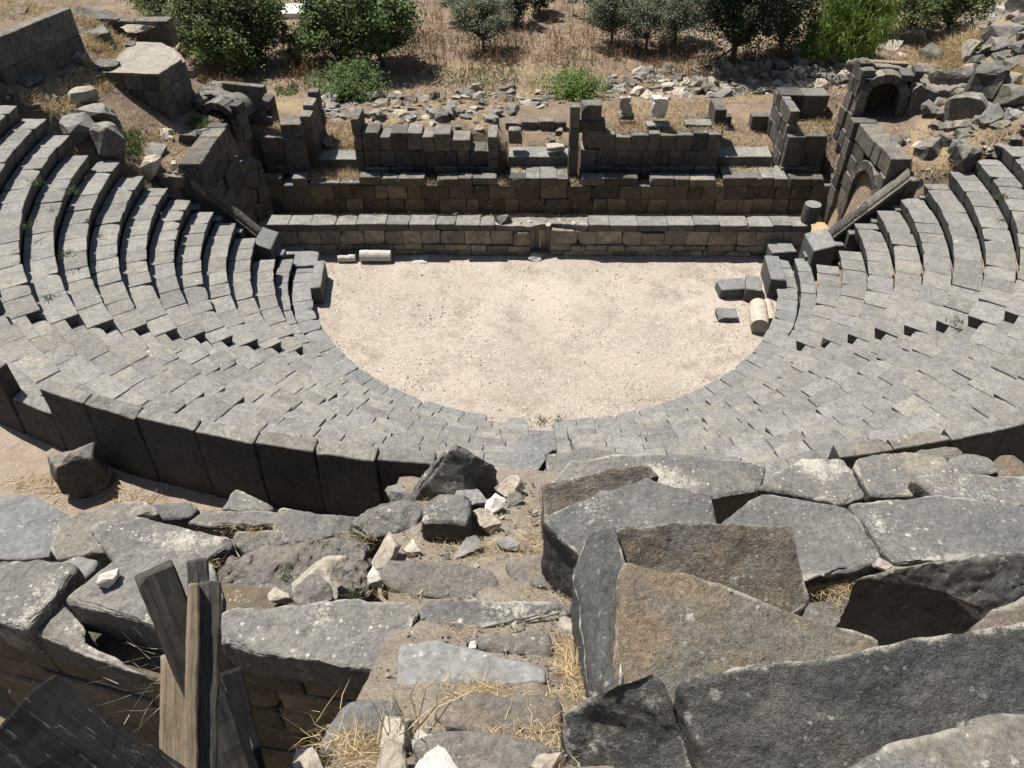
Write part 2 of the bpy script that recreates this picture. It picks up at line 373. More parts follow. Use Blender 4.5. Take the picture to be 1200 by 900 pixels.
# orchestra floor (one sheet, gently uneven) and stage floor
def sheet(name, fn, x0, x1, y0, y1, st, mat, keep=None):
    nx_, ny_ = int((x1-x0)/st)+1, int((y1-y0)/st)+1; vs = []; fs = []
    for j in range(ny_):
        for i in range(nx_):
            x, y = x0+(x1-x0)*i/(nx_-1), y0+(y1-y0)*j/(ny_-1); vs.append((x, y, fn(x, y)))
    for j in range(ny_-1):
        for i in range(nx_-1):
            if keep is None or keep(x0+(x1-x0)*(i+.5)/(nx_-1), y0+(y1-y0)*(j+.5)/(ny_-1)):
                fs.append((j*nx_+i, j*nx_+i+1, (j+1)*nx_+i+1, (j+1)*nx_+i))
    used = sorted({i for f in fs for i in f}); mp = {a: b for b, a in enumerate(used)}
    return raw(name, [vs[i] for i in used], [tuple(mp[i] for i in f) for f in fs], mat, smooth=True)
structure(sheet('orchestra_floor', lambda x, y: FLOOR+.03*noise.noise((x*.6, y*.6, 0))+.012*noise.noise((x*3, y*3, 4)), -12.4, 12.4, -10, 1.6, .2, M['orch'],
                lambda x, y: math.hypot(x, y) < 10.1 or y > -1.2))
structure(sheet('stage_floor', lambda x, y: FLOOR+.04*noise.noise((x*.7, y*.7, 2)), -12.4, 12.4, 1.62, 5.3, .4, M['stagefloor']))
# walkway between lower and upper seating
vs = []; fs = []; NA = 120
rr = [19.0, 19.6, 20.2, 20.8, 21.4, 22.2]
for a in range(NA+1):
    th = R(-183+186*a/NA)
    for r_ in rr: vs.append((r_*math.cos(th), r_*math.sin(th), ZW+.05*noise.noise((r_*math.cos(th), r_*math.sin(th), 0))))
for a in range(NA):
    for b in range(len(rr)-1): i = a*len(rr)+b; fs.append((i, i+1, i+len(rr)+1, i+len(rr)))
structure(raw('walkway', vs, fs, M['dirt'], smooth=True))

# ------------------------------------------------------------------ lower cavea: seat rows
ORD = ['first', 'second', 'third', 'fourth', 'fifth', 'sixth', 'seventh', 'eighth', 'ninth', 'tenth', 'eleventh', 'twelfth', 'thirteenth', 'fourteenth']
STAIRS = (-137.0, -90.0, -40.4); SW = .55      # stair half-widths in metres
def arc_block(name, r0, r1, a0, a1, zt, zb, mat, parent, n=(5, 4, 3), ch=.016, amp=.014, chips=0, chipr=.15, under=.2, tilt=0.0, sink=0.0):
    def p(r_, a, z): return (r_*math.cos(a), r_*math.sin(a), z)
    ri = r0+under
    P = [p(ri, a0, zb), p(ri, a1, zb), p(r1, a1, zb), p(r1, a0, zb), p(r0, a0, zt+sink+tilt), p(r0, a1, zt+sink-tilt), p(r1, a1, zt-tilt*.5), p(r1, a0, zt+tilt*.5)]
    # winding: u along the arc (a0<a1, counter-clockwise), v outwards -> top normal must point up
    P = [P[1], P[0], P[3], P[2], P[5], P[4], P[7], P[6]]
    return block(name, P, mat, parent, n=n, ch=ch, amp=amp, chips=chips, chipr=chipr)
def ring(parent, name, r0, r1, zt, zb, a_from, a_to, lmin, lmax, mat, miss=0.0, skip=None, **kw):
    a = R(a_from); end = R(a_to); rm = r0+.15
    while a < end-.01:
        L = rnd.uniform(lmin, lmax)/rm
        if end-(a+L) < lmin*.6/rm: L = end-a
        g = rnd.uniform(.002, .011)/rm
        deg = math.degrees(a+L/2)
        if not (skip and skip(deg, r0)) and rnd.random() >= miss:
            jz = rnd.gauss(0, .009); jr = rnd.gauss(0, .011)
            arc_block(name, r0+jr, r1, a+g, a+L-g, zt+jz, zb, mat, parent, chips=rnd.choice((0, 1, 1, 2, 3)), tilt=rnd.gauss(0, .006), sink=rnd.gauss(0, .008), **kw)
        a += L
# bench of honour and its channel round the orchestra
t = empty('bench_ring', (0, -8.9, FLOOR), 'smooth blue-grey bench ring of curved slabs bordering the pale orchestra floor', 'stone bench')
ring(t, 'bench_slab', 8.92, 9.66, 0, FLOOR-.1, -179, 1.5, .55, .85, M['bench'],
     skip=lambda d, r_: -100.5 < d < -97.2 or -94 < d < -91 or -152 < d < -149)
t = empty('low_step_ring', (0, -9.8, FLOOR), 'narrow low step behind the smooth bench ring at the foot of the seating', 'stone step')
ring(t, 'step_slab', 9.70, 10.22, .33, FLOOR-.1, -178, -1, .6, .95, M['bench'], miss=.0)
row_end_r = {1: -9, 2: -7.5, 3: -1.6, 4: -1.2, 5: -1.0, 6: -.6, 7: -.8, 8: -1, 9: -1.2, 10: -1, 11: -1, 12: -1, 13: -1}
row_end_l = {1: -172.5, 2: -176.5, 3: -178, 4: -178, 5: -178, 6: -177.8, 7: -177.6, 8: -178.6, 9: -176, 10: -178, 11: -178.8, 12: -178.5, 13: -178.6}
for k in range(1, NR+1):
    r0 = R1+DR*(k-1); z = Z1+DZ*(k-1)
    where = 'just above the low step' if k == 1 else ('just inside the tall backrest slabs' if k == NR else 'in the lower seating bowl')
    t = empty('seat_row', (0, -r0, z-.5), '%s curved basalt seat row up from the orchestra bench, %s' % (ORD[k-1], where), 'seat row', 'curved seat rows of the lower bowl')
    da = math.degrees(SW/r0); edges = [row_end_l[k]] + [e for s_ in STAIRS for e in (s_-da, s_+da)] + [row_end_r[k]]
    for e0, e1 in zip(edges[::2], edges[1::2]): ring(t, 'seat_block', r0, r0+DR+.10, z, z-DZ-.12, e0, e1, .62, 1.08, M['seat'])
    # row stones that carry the stair treads stay in the row as plain blocks
    for s_ in STAIRS:
        da = math.degrees(SW/r0)
        ring(t, 'seat_block', r0+.36, r0+DR+.1, z-.01, z-DZ-.12, s_-da*.98, s_+da*.98, .9, 1.2, M['seat'], under=.02)
for s_, lab in zip(STAIRS, ('left radial stairway of half steps cutting through the lower seat rows', 'central radial stairway dropping to the middle of the bench ring', 'right radial stairway of half steps cutting through the lower seat rows')):
    t = empty('radial_stairway', (R1*math.cos(R(s_)), R1*math.sin(R(s_)), Z1-.5), lab, 'stairway', 'radial stairways of the lower bowl')
    for k in range(1, NR+1):
        r0 = R1+DR*(k-1); z = Z1+DZ*(k-1); da = (SW-.02+rnd.uniform(-.03, .02))/r0
        arc_block('step', r0+.03+rnd.gauss(0, .02), r0+.38, R(s_)-da, R(s_)+da, z-.27+rnd.gauss(0, .012), z-DZ-.05, M['seat'], t, chips=rnd.choice((0, 1, 1)), under=.02)
# backrest wall: tall orthostats round the top of the lower bowl
def backrest(a0, a1, label, gaps=()):
    am = R((a0+a1)/2); t = empty('backrest_wall', (19.4*math.cos(am), 19.4*math.sin(am), ZW), label, 'stone wall', 'backrest walls round the lower bowl')
    a = R(a0); r0 = RP-.12
    while a < R(a1)-.005:
        L = rnd.uniform(.72, .92)/r0
        if R(a1)-(a+L) < .5/r0: L = R(a1)-a
        d = math.degrees(a+L/2); g = rnd.uniform(.006, .014)/r0
        h = 1.2+rnd.gauss(0, .008)
        for (g0, g1, hh) in gaps:
            if g0 < d < g1: h = hh
        if h > .1:
            def p(r_, an, z): return (r_*math.cos(an), r_*math.sin(an), z)
            ri, ro = r0, r0+.2+rnd.gauss(0, .012); zb = ZW-.35
            P = [p(ri, a+L-g, zb), p(ri, a+g, zb), p(ro+.1, a+g, zb), p(ro+.1, a+L-g, zb), p(ri, a+L-g, ZW+h), p(ri, a+g, ZW+h), p(ro, a+g, ZW+h-.03), p(ro, a+L-g, ZW+h-.03)]
            block('backrest_slab', P, M['orth'], t, n=(8, 4, 6), ch=.014, amp=.016, chips=rnd.choice((0, 1, 1, 2)), chipr=.11)
        a += L
backrest(-179, -95.2, 'long curved wall of tall dark backrest slabs above the left seat rows and walkway', ((-114.6, -112.6, .72), (-119.9, -117.9, .8)))
backrest(-80.5, -1.5, 'curved wall of dark backrest slabs above the right seat rows, partly hidden by near blocks')

# ------------------------------------------------------------------ coursed walls
def wall(name, label, cat, p0, p1, thick, zs, mat, bl=(.6, 1.1), arch=None, gaps=(), parent=None, piece='block', batter=0.0, top=None, group=None, jit=.02, n=(4, 3, 3), chips=(0, 1, 1, 2), jd=.032):
    """coursed masonry: front face on the line p0->p1, thickness to its left; arch = (u centre, spring z, radius, ring)"""
    p0, p1 = Vector((*p0, 0)), Vector((*p1, 0)); L = (p1-p0).length; d = (p1-p0)/L; nn = Vector((-d.y, d.x, 0))
    t = parent or empty(name, ((p0+p1)/2)+Vector((0, 0, zs[0])), label, cat, group)
    for ci in range(len(zs)-1):
        z0, z1 = zs[ci], zs[ci+1]; zm = (z0+z1)/2
        iv = [(0.0, L)]
        cuts = [(g[0], g[1]) for g in gaps if len(g) == 2 or ci in g[2]]
        if arch:
            uc, sz, ra, rg = arch; ro = ra+rg-.04
            if zm < sz: cuts.append((uc-ro, uc+ro))
            elif zm < sz+ro: hw = math.sqrt(ro*ro-(max(z0, sz)+(zm-max(z0, sz))*.6-sz)**2); cuts.append((uc-hw, uc+hw))
        for c0, c1 in cuts:
            nv_ = []
            for a, b in iv:
                if c1 <= a or c0 >= b: nv_.append((a, b)); continue
                if c0 > a: nv_.append((a, c0))
                if c1 < b: nv_.append((c1, b))
            iv = nv_
        for a, b in iv:
            u = a
            while u < b-.02:
                l = rnd.uniform(*bl)
                if b-(u+l) < bl[0]*.6: l = b-u
                zt = z1 if top is None or ci < len(zs)-2 else z1+top(u+l/2, L)
                f0 = rnd.gauss(0, jd); g = .007
                bt = nn*(batter*(z0-zs[0])), nn*(batter*(z1-zs[0]))
                q = [p0+d*(u+g)+nn*f0, p0+d*(u+l-g)+nn*f0, p0+d*(u+l-g)+nn*thick, p0+d*(u+g)+nn*thick]
                jt = rnd.gauss(0, jit) if ci == len(zs)-2 else 0
                P = [v+bt[0]+Vector((0, 0, z0+.006)) for v in q]+[v+bt[1]+Vector((0, 0, zt-.006+jt)) for v in q]
                if zt-z0 > .06: block(piece, P, mat if not callable(mat) else mat(ci), t, n=n, ch=.022, amp=.014, chips=rnd.choice(chips), chipr=.14)
                u += l
    if arch:
        uc, sz, ra, rg = arch; NV = 9
        for i in range(NV):
            a0, a1 = math.pi*i/NV+.008, math.pi*(i+1)/NV-.008
            def q(r_, a, back): return p0+d*(uc+r_*math.cos(a))+nn*(thick if back else -.025+rnd.gauss(0, .006))+Vector((0, 0, sz+r_*math.sin(a)))
            P = [q(ra, a1, 0), q(ra, a0, 0), q(ra, a0, 1), q(ra, a1, 1), q(ra+rg, a1, 0), q(ra+rg, a0, 0), q(ra+rg, a0, 1), q(ra+rg, a1, 1)]
            block('voussoir', P, mat if not callable(mat) else mat(9), t, n=(3, 3, 3), ch=.02, amp=.012)
        nj = max(1, round((sz-zs[0])/.55))
        for sgn in (-1, 1):
            for j in range(nj):
                z0, z1 = zs[0]+(sz-zs[0])*j/nj+.005, zs[0]+(sz-zs[0])*(j+1)/nj-.005
                ua, ub = sorted((uc+sgn*ra, uc+sgn*(ra+rg)))
                q = [p0+d*ua-nn*.02, p0+d*ub-nn*.02, p0+d*ub+nn*thick, p0+d*ua+nn*thick]
                block('jamb', [v+Vector((0, 0, z0)) for v in q]+[v+Vector((0, 0, z1)) for v in q], mat if not callable(mat) else mat(9), t, n=(3, 3, 3))
    return t
def vault_back(t, p0, p1, uc, ra, zb, sz, depth0, mat):
    """stones closing the inside of a vault, seen through the arch"""
    p0, p1 = Vector((*p0, 0)), Vector((*p1, 0)); d = (p1-p0).normalized(); nn = Vector((-d.y, d.x, 0))
    z = zb; k = 0
    while z < sz+ra+.1:
        u = uc-ra-.15-(k % 2)*.3
        while u < uc+ra+.15:
            q = [p0+d*(u+.006)+nn*depth0, p0+d*(u+.644)+nn*depth0, p0+d*(u+.644)+nn*(depth0+.3), p0+d*(u+.006)+nn*(depth0+.3)]
            block('vault_stone', [v+Vector((0, 0, z)) for v in q]+[v+Vector((0, 0, z+.33)) for v in q], mat, t, n=(3, 3, 3), ch=.015, amp=.008); u += .65
        z += .34; k += 1
    vs = []; fs = []; NV = 14
    for i in range(NV+1):
        a = math.pi*i/NV
        for rr_ in (ra+.02, ra+.08):
            for dd in (.35, depth0+.25):
                v = p0+d*(uc+rr_*math.cos(a))+nn*dd; vs.append((v.x, v.y, sz+rr_*math.sin(a)))
    for i in range(NV):
        a = i*4; b = a+4; fs += [(a, b, b+1, a+1), (a+2, a+3, b+3, b+2)]
    raw('barrel_vault', vs, fs, mat, t, smooth=True)

# stage front (low wall): coping slabs, a course of big blocks, a plinth; broken middle with a small curved niche
xa, xb = atY(318, 285, 1.3).x, atY(948, 280, 1.3).x
n0, n1 = atY(580, 280, 1.3).x-xa, atY(689, 280, 1.3).x-xa; nc = atY(633, 285, 1.3).x-xa
t = wall('stage_front_wall', 'long low stage front wall of tan and grey blocks with flat coping slabs behind the orchestra floor', 'stone wall', (xa, 1.3), (xb, 1.3), .72, (FLOOR-.1, -.28, -.02), M['pulp'], (.5, 1.3), gaps=((nc-.42, nc+.42),))
wall('', '', '', (xa, 1.34), (xb, 1.34), .66, (-.016, .62), M['pulp'], (.7, 1.15), gaps=((nc-.42, nc+.42),), parent=t)
wall('', '', '', (xa, 1.27), (xb, 1.27), .78, (.625, .95), M['cope'], (.75, 1.2), gaps=((n0, n1),), parent=t, piece='coping_slab')
for i in range(6):                                       # curved back of the niche
    a0, a1 = math.pi*i/6+.01, math.pi*(i+1)/6-.01
    def q(r_, a, z): return (xa+nc-r_*math.cos(a), 1.36+r_*math.sin(a)*.9, z)
    block('niche_stone', [q(.42, a0, FLOOR), q(.42, a1, FLOOR), q(.66, a1, FLOOR), q(.66, a0, FLOOR), q(.42, a0, .66), q(.42, a1, .66), q(.66, a1, .64), q(.66, a0, .64)], M['pulp'], t, n=(3, 3, 3))
o = prism('mortar_bed', [Vector((xa+n0+.01, 1.38, .84)), Vector((xa+nc-.5, 1.36, .8)), Vector((xa+nc+.5, 1.7, .78)), Vector((xa+n1-.01, 1.36, .86)), Vector((xa+n1-.01, 1.98, .9)), Vector((xa+n0+.01, 1.98, .88))], .26, M['plaster'], t, .12, .05, .03)
# plinth wall of the stage building
xa, xb = atY(283, 240, 4.8).x, atY(990, 240, 4.8).x
def ux(px, y, x0=None): return atY(px, 215, y).x-(xa if x0 is None else x0)
t = wall('stage_podium', 'long dark two-course podium wall at the back of the stage, stained brown', 'stone wall', (xa, 4.8), (xb, 4.8), .9, (FLOOR-.15, .22, .86), M['wall'], (.55, 1.25), n=(5, 3, 4))
wall('', '', '', (xa, 4.78), (xb, 4.78), .55, (.865, 1.22), M['wall'], (.6, 1.5), parent=t, piece='cornice_block', chips=(1, 1, 2),
     gaps=[(ux(a, 4.8), ux(b, 4.8)) for a, b in ((330, 343), (360, 421), (498, 512), (582, 596), (666, 681), (747, 761), (838, 849), (905, 925), (965, 975))])
for a, b in ((596, 666), (849, 925), (362, 420)):        # paving in front of the doorways
    x0, x1 = atY(a, 205, 4.8).x, atY(b, 205, 4.8).x
    wall('', '', '', (x0, 4.76), (x1, 4.76), 1.25, (.868, 1.235 if a != 362 else 1.0), M['cope'], (.5, .75), parent=t, piece='paving_slab')
# upper stage wall: two panels between three doorways
def panel(pxa, pxb, label, zs, top=None, y=5.6, th=1.0, group='stage wall panels', mat=None):
    a, b = atY(pxa, 185, y).x, atY(pxb, 185, y).x
    t = wall('stage_wall_panel', label, 'stone wall', (a, y), (b, y), th, zs, mat or M['wall'], (.45, .85), top=top, n=(5, 3, 4), chips=(0, 1, 1), jit=.05, group=group)
    wall('', '', '', (a-.06, y-.1), (b+.06, y-.1), .09, (zs[0]-.1, zs[0]+.36), M['wall'], (.8, 1.6), parent=t, piece='base_moulding')
    return t, a, b
lt, la, lb = panel(427, 584, 'left black panel of the stage wall with worn capping stones, between two doorways', (1.0, 1.4, 2.08, 2.8), lambda u, L: rnd.choice((.0, .06, -.12, .08)) if u < L-1 else -.66)
rt_, ra_, rb_ = panel(681, 842, 'right black panel of the stage wall topped with straw, beside the dark pillar', (1.0, 1.4, 2.1, 2.82), lambda u, L: -.72 if u < .95 else 0)
for (px, py0, py1, w, y, lab) in ((578, 158, 195, .42, 5.75, 'short dark door jamb pillar at the right end of the left stage wall panel'), (671, 123, 195, .42, 5.7, 'tallest slim dark pillar standing at the right side of the central doorway'), (833, 125, 192, .5, 6.9, 'dark door pillar at the right end of the right stage wall panel'), (424, 137, 195, .35, 5.85, 'dark door jamb pillar at the left end of the left stage wall panel')):
    x = atY(px, 190, y).x; zt = atY(px, py0, y).z
    zs = [1.0, 1.0+(zt-1.0)*.42, 1.0+(zt-1.0)*.7, zt]
    t = wall('door_jamb', lab, 'stone pillar', (x-w/2, y-.25), (x+w/2, y-.25), 1.3 if px != 671 else .5, zs, M['wall'], (2, 3), n=(3, 4, 4))
def boxstone(name, label, cat, px, py, y, w, d, h, mat, group=None, rot=0.0, zb=None, parent=None, **kw):
    p = atY(px, py, y); zb = p.z if zb is None else zb
    c_, s_ = math.cos(rot), math.sin(rot)
    q = [Vector((p.x+a*c_-b*s_, y+a*s_+b*c_, 0)) for a, b in ((-w/2, 0), (w/2, 0), (w/2, d), (-w/2, d))]
    kw.setdefault('n', (5, 4, 4)); kw.setdefault('ch', .03); kw.setdefault('amp', .025); kw.setdefault('chips', 2); kw.setdefault('chipr', .18)
    o = block(name, [v+Vector((0, 0, zb)) for v in q]+[v+Vector((rnd.gauss(0, .02), rnd.gauss(0, .02), zb+h)) for v in q], mat, parent, **kw)
    return tag(o, label, cat, group) if parent is None else o
# stacked rough blocks at the left end of the right panel
boxstone('stone_block', 'lowest of three rough black blocks stacked beside the slim dark pillar', 'stone block', 696, 174, 5.62, .95, .8, .78, M['wall'], 'stacked black blocks by the pillar')
boxstone('stone_block', 'middle wide black block in the stack beside the slim dark pillar', 'stone block', 694, 156, 5.66, 1.1, .7, .50, M['wall'], 'stacked black blocks by the pillar')
boxstone('stone_block', 'topmost square black block of the stack beside the slim dark pillar', 'stone block', 693, 143, 5.75, .82, .6, .72, M['wall'], 'stacked black blocks by the pillar')
boxstone('stone_block', 'flat-topped dark slab lying in straw on top of the right stage wall panel, left one', 'stone block', 772, 153, 6.0, 1.0, .55, .22, M['cope'])
boxstone('stone_block', 'dark flat slab on the straw near the right end of the right stage wall panel', 'stone block', 819, 152, 6.2, 1.15, .6, .22, M['cope'])
boxstone('broken_pedestal', 'broken white marble torso-like pedestal standing on the dark slab in the straw', 'marble fragment', 772, 141, 6.2, .68, .45, .95, M['white'], amp=.08, n=(7, 6, 8), chips=5, chipr=.3)
boxstone('broken_pedestal', 'pale greyish marble lump on a small base left of the white pedestal', 'marble fragment', 733, 137, 6.9, .5, .4, .8, M['lime'], amp=.1, n=(7, 6, 8), chips=5, chipr=.26)
boxstone('stone_block', 'small pale squared base under the greyish marble lump', 'stone block', 734, 141, 6.85, .7, .6, .2, M['cope'])
boxstone('stone_block', 'dark upright block beside the jamb on the floor of the central doorway', 'stone block', 604, 169, 6.2, .58, .5, .62, M['wall'])
boxstone('stone_block', 'cream flat stone lying on the threshold of the central doorway', 'stone block', 652, 178, 6.0, .75, .5, .22, M['lime'], rot=.2)
boxstone('stone_block', 'small dark stone on the doorway floor above the cream flat stone', 'stone block', 646, 168, 6.6, .36, .3, .2, M['rock'])
boxstone('stone_block', 'small squared grey stone near the slim pillar in the central doorway', 'stone block', 655, 160, 7.0, .3, .3, .28, M['rock'])
# thresholds
for (a, b, py, lab) in ((596, 668, 183, 'long worn threshold slab of the central stage doorway'), (842, 905, 183, 'worn threshold slab of the right stage doorway'), (366, 420, 186, 'cracked threshold slab of the left stage doorway')):
    p0, p1 = atY(a, py, 6.0), atY(b, py, 6.0)
    o = block('threshold', [(p0.x, 5.95, .9), (p1.x, 5.95, .9), (p1.x, 6.9, .9), (p0.x, 6.9, .9), (p0.x, 5.95, p0.z), (p1.x, 5.95, p1.z), (p1.x, 6.9, p1.z+.05), (p0.x, 6.9, p0.z+.05)], M['cope'], None, n=(8, 4, 3))
    tag(o, lab, 'threshold')
# low back wall behind the central doorway and in line with it
a, b = atY(592, 148, 8.3).x, atY(664, 148, 8.3).x
wall('low_back_wall', 'low dark kerb wall closing the back of the central doorway', 'stone wall', (a, 8.3), (b, 8.3), .5, (1.2, 2.25), M['wall'], (.6, .95))
a, b = atY(800, 130, 8.4).x, atY(905, 130, 8.4).x
wall('low_back_wall', 'low row of dark blocks behind the right stage doorway', 'stone wall', (a, 8.4), (b, 8.4), .5, (1.3, 2.45), M['wall'], (.6, .95), gaps=((2.3, 3.2),))
# right wing of the stage building
a, b = atY(918, 185, 5.6).x, 12.15
wall('wing_wall', 'lower dark wall of the right stage wing with straw on its top', 'stone wall', (a, 5.6), (b, 5.6), 1.9, (1.0, 1.36, 1.95, 2.72), M['wall'], (.7, 1.2), n=(5, 3, 4))
wall('', '', '', (a-.05, 5.5), (b, 5.5), .09, (.9, 1.3), M['wall'], (.9, 1.6), parent=bpy.data.objects['wing_wall'], piece='base_moulding')
a2, b2 = atY(911, 130, 7.6).x, 12.5
t = wall('wing_wall', 'higher dark wall of the right stage wing set back behind the straw ledge', 'stone wall', (a2, 7.6), (b2, 7.6), .9, (2.3, 3.1, 3.72), M['wall'], (.7, 1.2), n=(5, 3, 4))
wall('', '', '', (a2, 8.5), (a2, 5.9), .4, (1.1, 1.8, 2.5, 3.1, 3.7), M['wall'], (.5, .9), parent=t, chips=(1, 2))
# left wing
a, b = -12.1, atY(344, 185, 5.6).x
wall('wing_wall', 'lower dark wall of the left stage wing with a flat broken top', 'stone wall', (a, 5.6), (b, 5.6), 1.6, (1.0, 1.36, 1.95, 2.7), M['wall'], (.6, 1.1), n=(5, 3, 4))
a2, b2 = atY(276, 130, 7.4).x, atY(318, 130, 7.4).x
wall('wing_wall', 'ragged dark ruin wall standing behind the left stage wing', 'stone wall', (a2, 7.4), (b2, 7.4), .9, (2.2, 2.9, 3.5), M['wall'], (.5, .9), top=lambda u, L: .45*(1-u/L)+rnd.uniform(-.1, .2), chips=(1, 2, 2))
x = atY(352, 190, 5.6).x
wall('door_jamb', 'thick ruined pier with a pointed broken top left of the left stage doorway', 'stone pillar', (x-.55, 5.5), (x+.35, 5.5), 1.0, (.9, 1.5, 2.1, 2.7, 3.2), M['wall'], (.5, .9), top=lambda u, L: .1 if u > .4 else -.35, chips=(1, 2, 2))
wall('door_jamb', 'tall broken side wall running back beside the left stage doorway', 'stone pillar', (x+.75, 5.9), (x+.75, 8.1), .5, (.9, 1.6, 2.3, 3.0, 3.9), M['wall'], (.6, 1.0), top=lambda u, L: -.5+.5*u/L, chips=(1, 2, 2))

# side retaining walls with vault arches
t = wall('vault_wall', 'right side retaining wall with a round vault arch facing the stage', 'stone wall', (12.5, 3.95), (12.5, .56), .8, (FLOOR-.1, .1, .75, 1.4, 2.05, 2.7, 3.3, 4.0), M['wall'], (.6, 1.2), arch=(2.0, 1.85, 1.0, .38), n=(5, 3, 4), jd=.03)
vault_back(t, (12.5, 3.95), (12.5, .56), 2.0, 1.0, FLOOR-.1, 1.85, 2.6, M['brick'])
wall('', '', '', (12.35, 4.0), (13.3, 4.0), .0+.6, (FLOOR, .3, 1.1, 1.8, 2.5, 3.2, 3.95), M['wall'], (.8, 1.2), parent=t)
t = wall('vault_wall', 'left side retaining wall rising dark and ragged beside the stage', 'stone wall', (-12.5, .1), (-12.5, 3.75), .8, (FLOOR-.1, .1, .75, 1.4, 2.05, 2.7, 3.3, 4.05), M['wall'], (.6, 1.2), n=(5, 3, 4), jd=.04)
wall('', '', '', (-12.6, 3.75), (-11.9, 4.7), .5, (FLOOR, .3, 1.0, 1.7, 2.4), M['rough'], (.3, .6), parent=t, chips=(1, 2, 2), top=lambda u, L: -.3*u)
# upper right arch, turned towards the seats
ap0, ap1 = atz(1003, 143, 3.95), atz(1078, 143, 3.95)
ap0 = Vector((12.55, 4.9, 0)); ap1 = Vector((14.7, 4.5, 0))
t = wall('vault_wall', 'upper right ruined vault arch of dark voussoirs on the rubble slope', 'stone wall', ap0[:2], ap1[:2], .9, (3.6, 4.2, 4.8, 5.35, 5.75), M['wall'], (.35, .7), arch=(.95, 4.65, .62, .34), n=(4, 3, 3), top=lambda u, L: rnd.uniform(-.38, .1), chips=(0, 1, 2), jd=.04)
vault_back(t, ap0[:2], ap1[:2], .95, .62, 3.6, 4.65, 1.3, M['brick'])
wall('', '', '', (12.5, 6.1), (12.5, 4.95), .5, (2.5, 3.2, 3.9, 4.6, 5.2, 5.8), M['wall'], (.4, .7), parent=t, top=lambda u, L: rnd.uniform(-.45, .1), chips=(0, 1, 2))

prism('rubble_core', [Vector((12.7, 5.5, 5.85)), Vector((14.6, 5.3, 5.6)), Vector((15, 7.4, 5.0)), Vector((12.7, 7.4, 5.3))], [.5]*4, M['rough'], t, .3, .12, .1)
prism('rubble_core', [Vector((14.5, 4.35, 5.3)), Vector((15.6, 4.1, 4.95)), Vector((17.2, 4.6, 5.6)), Vector((17.0, 7.2, 5.3)), Vector((14.6, 7.2, 5.0))], [1.6]*5, M['rough'], t, .22, .2, .1)
# big masonry stub on the left platform, with a small vault behind it
q = [(104, 84), (186, 87), (213, 69), (205, 58), (190, 50), (160, 49), (128, 62)]
zt = 6.05; pw = [atz(x, y, zt) for x, y in q]
t = empty('masonry_stub', (sum(v.x for v in pw)/7, sum(v.y for v in pw)/7, 3.9), 'big dark masonry stub with a pale flat plastered top on the left platform', 'masonry')
for e0, e1 in ((0, 1), (1, 2)):
    a, b = pw[e0], pw[e1]
    wall('', '', '', (a.x, a.y), (b.x, b.y), .7, (3.6, 4.15, 4.8, 5.4, 5.93), M['wall'], (.55, .8), parent=t, n=(5, 3, 4), jd=.012)
prism('plastered_top', pw, .16, M['plaster'], t, .3, .03, .03)
prism('rubble_core', [Vector((v.x*.97-.45, v.y+.35, 5.85)) for v in pw], 2.3, M['rough'], t, .4, .06, .03)
b = pw[2]
prism('rubble_core', [Vector((b.x-.1, b.y+.55, 4.5)), Vector((b.x+1.6, b.y+.2, 4.4)), Vector((b.x+1.9, b.y+2.4, 3.9)), Vector((b.x-.2, b.y+2.7, 4.4))], [.9]*4, M['rough'], t, .2, .22, .1)
t = wall('vault_wall', 'small dark vault arch in the ruined wall beside the left masonry stub', 'stone wall', (b.x+.05, b.y-.2), (b.x+2.0, b.y-.75), .6, (2.9, 3.5, 4.1, 4.45), M['wall'], (.4, .7), arch=(1.0, 3.6, .62, .3), chips=(1, 2), jd=.04)
vault_back(t, (b.x+.05, b.y-.2), (b.x+2.1, b.y-.75), 1.0, .62, 2.9, 3.6, 1.8, M['wall'])
# far-left upper wall (end of the backrest ring) and low block wall beyond
wall('backrest_wall', 'two-course dark wall at the upper left corner above the seats', 'stone wall', (-18.1, 4.6), (-19.0, .6), .5, (6.2, 7.2, 8.15), M['wall'], (.9, 1.5), n=(6, 3, 5), chips=(0, 1), group='backrest walls round the lower bowl')
a, b = atz(98, 45, 5.6), atz(200, 47, 5.6)
wall('low_block_wall', 'low wall of squared dark blocks behind the left masonry stub', 'stone wall', (a.x, a.y), (b.x, b.y+.1), .7, (5.3, 6.35), M['wall'], (1.0, 1.5), n=(6, 4, 5), chips=(1, 2))

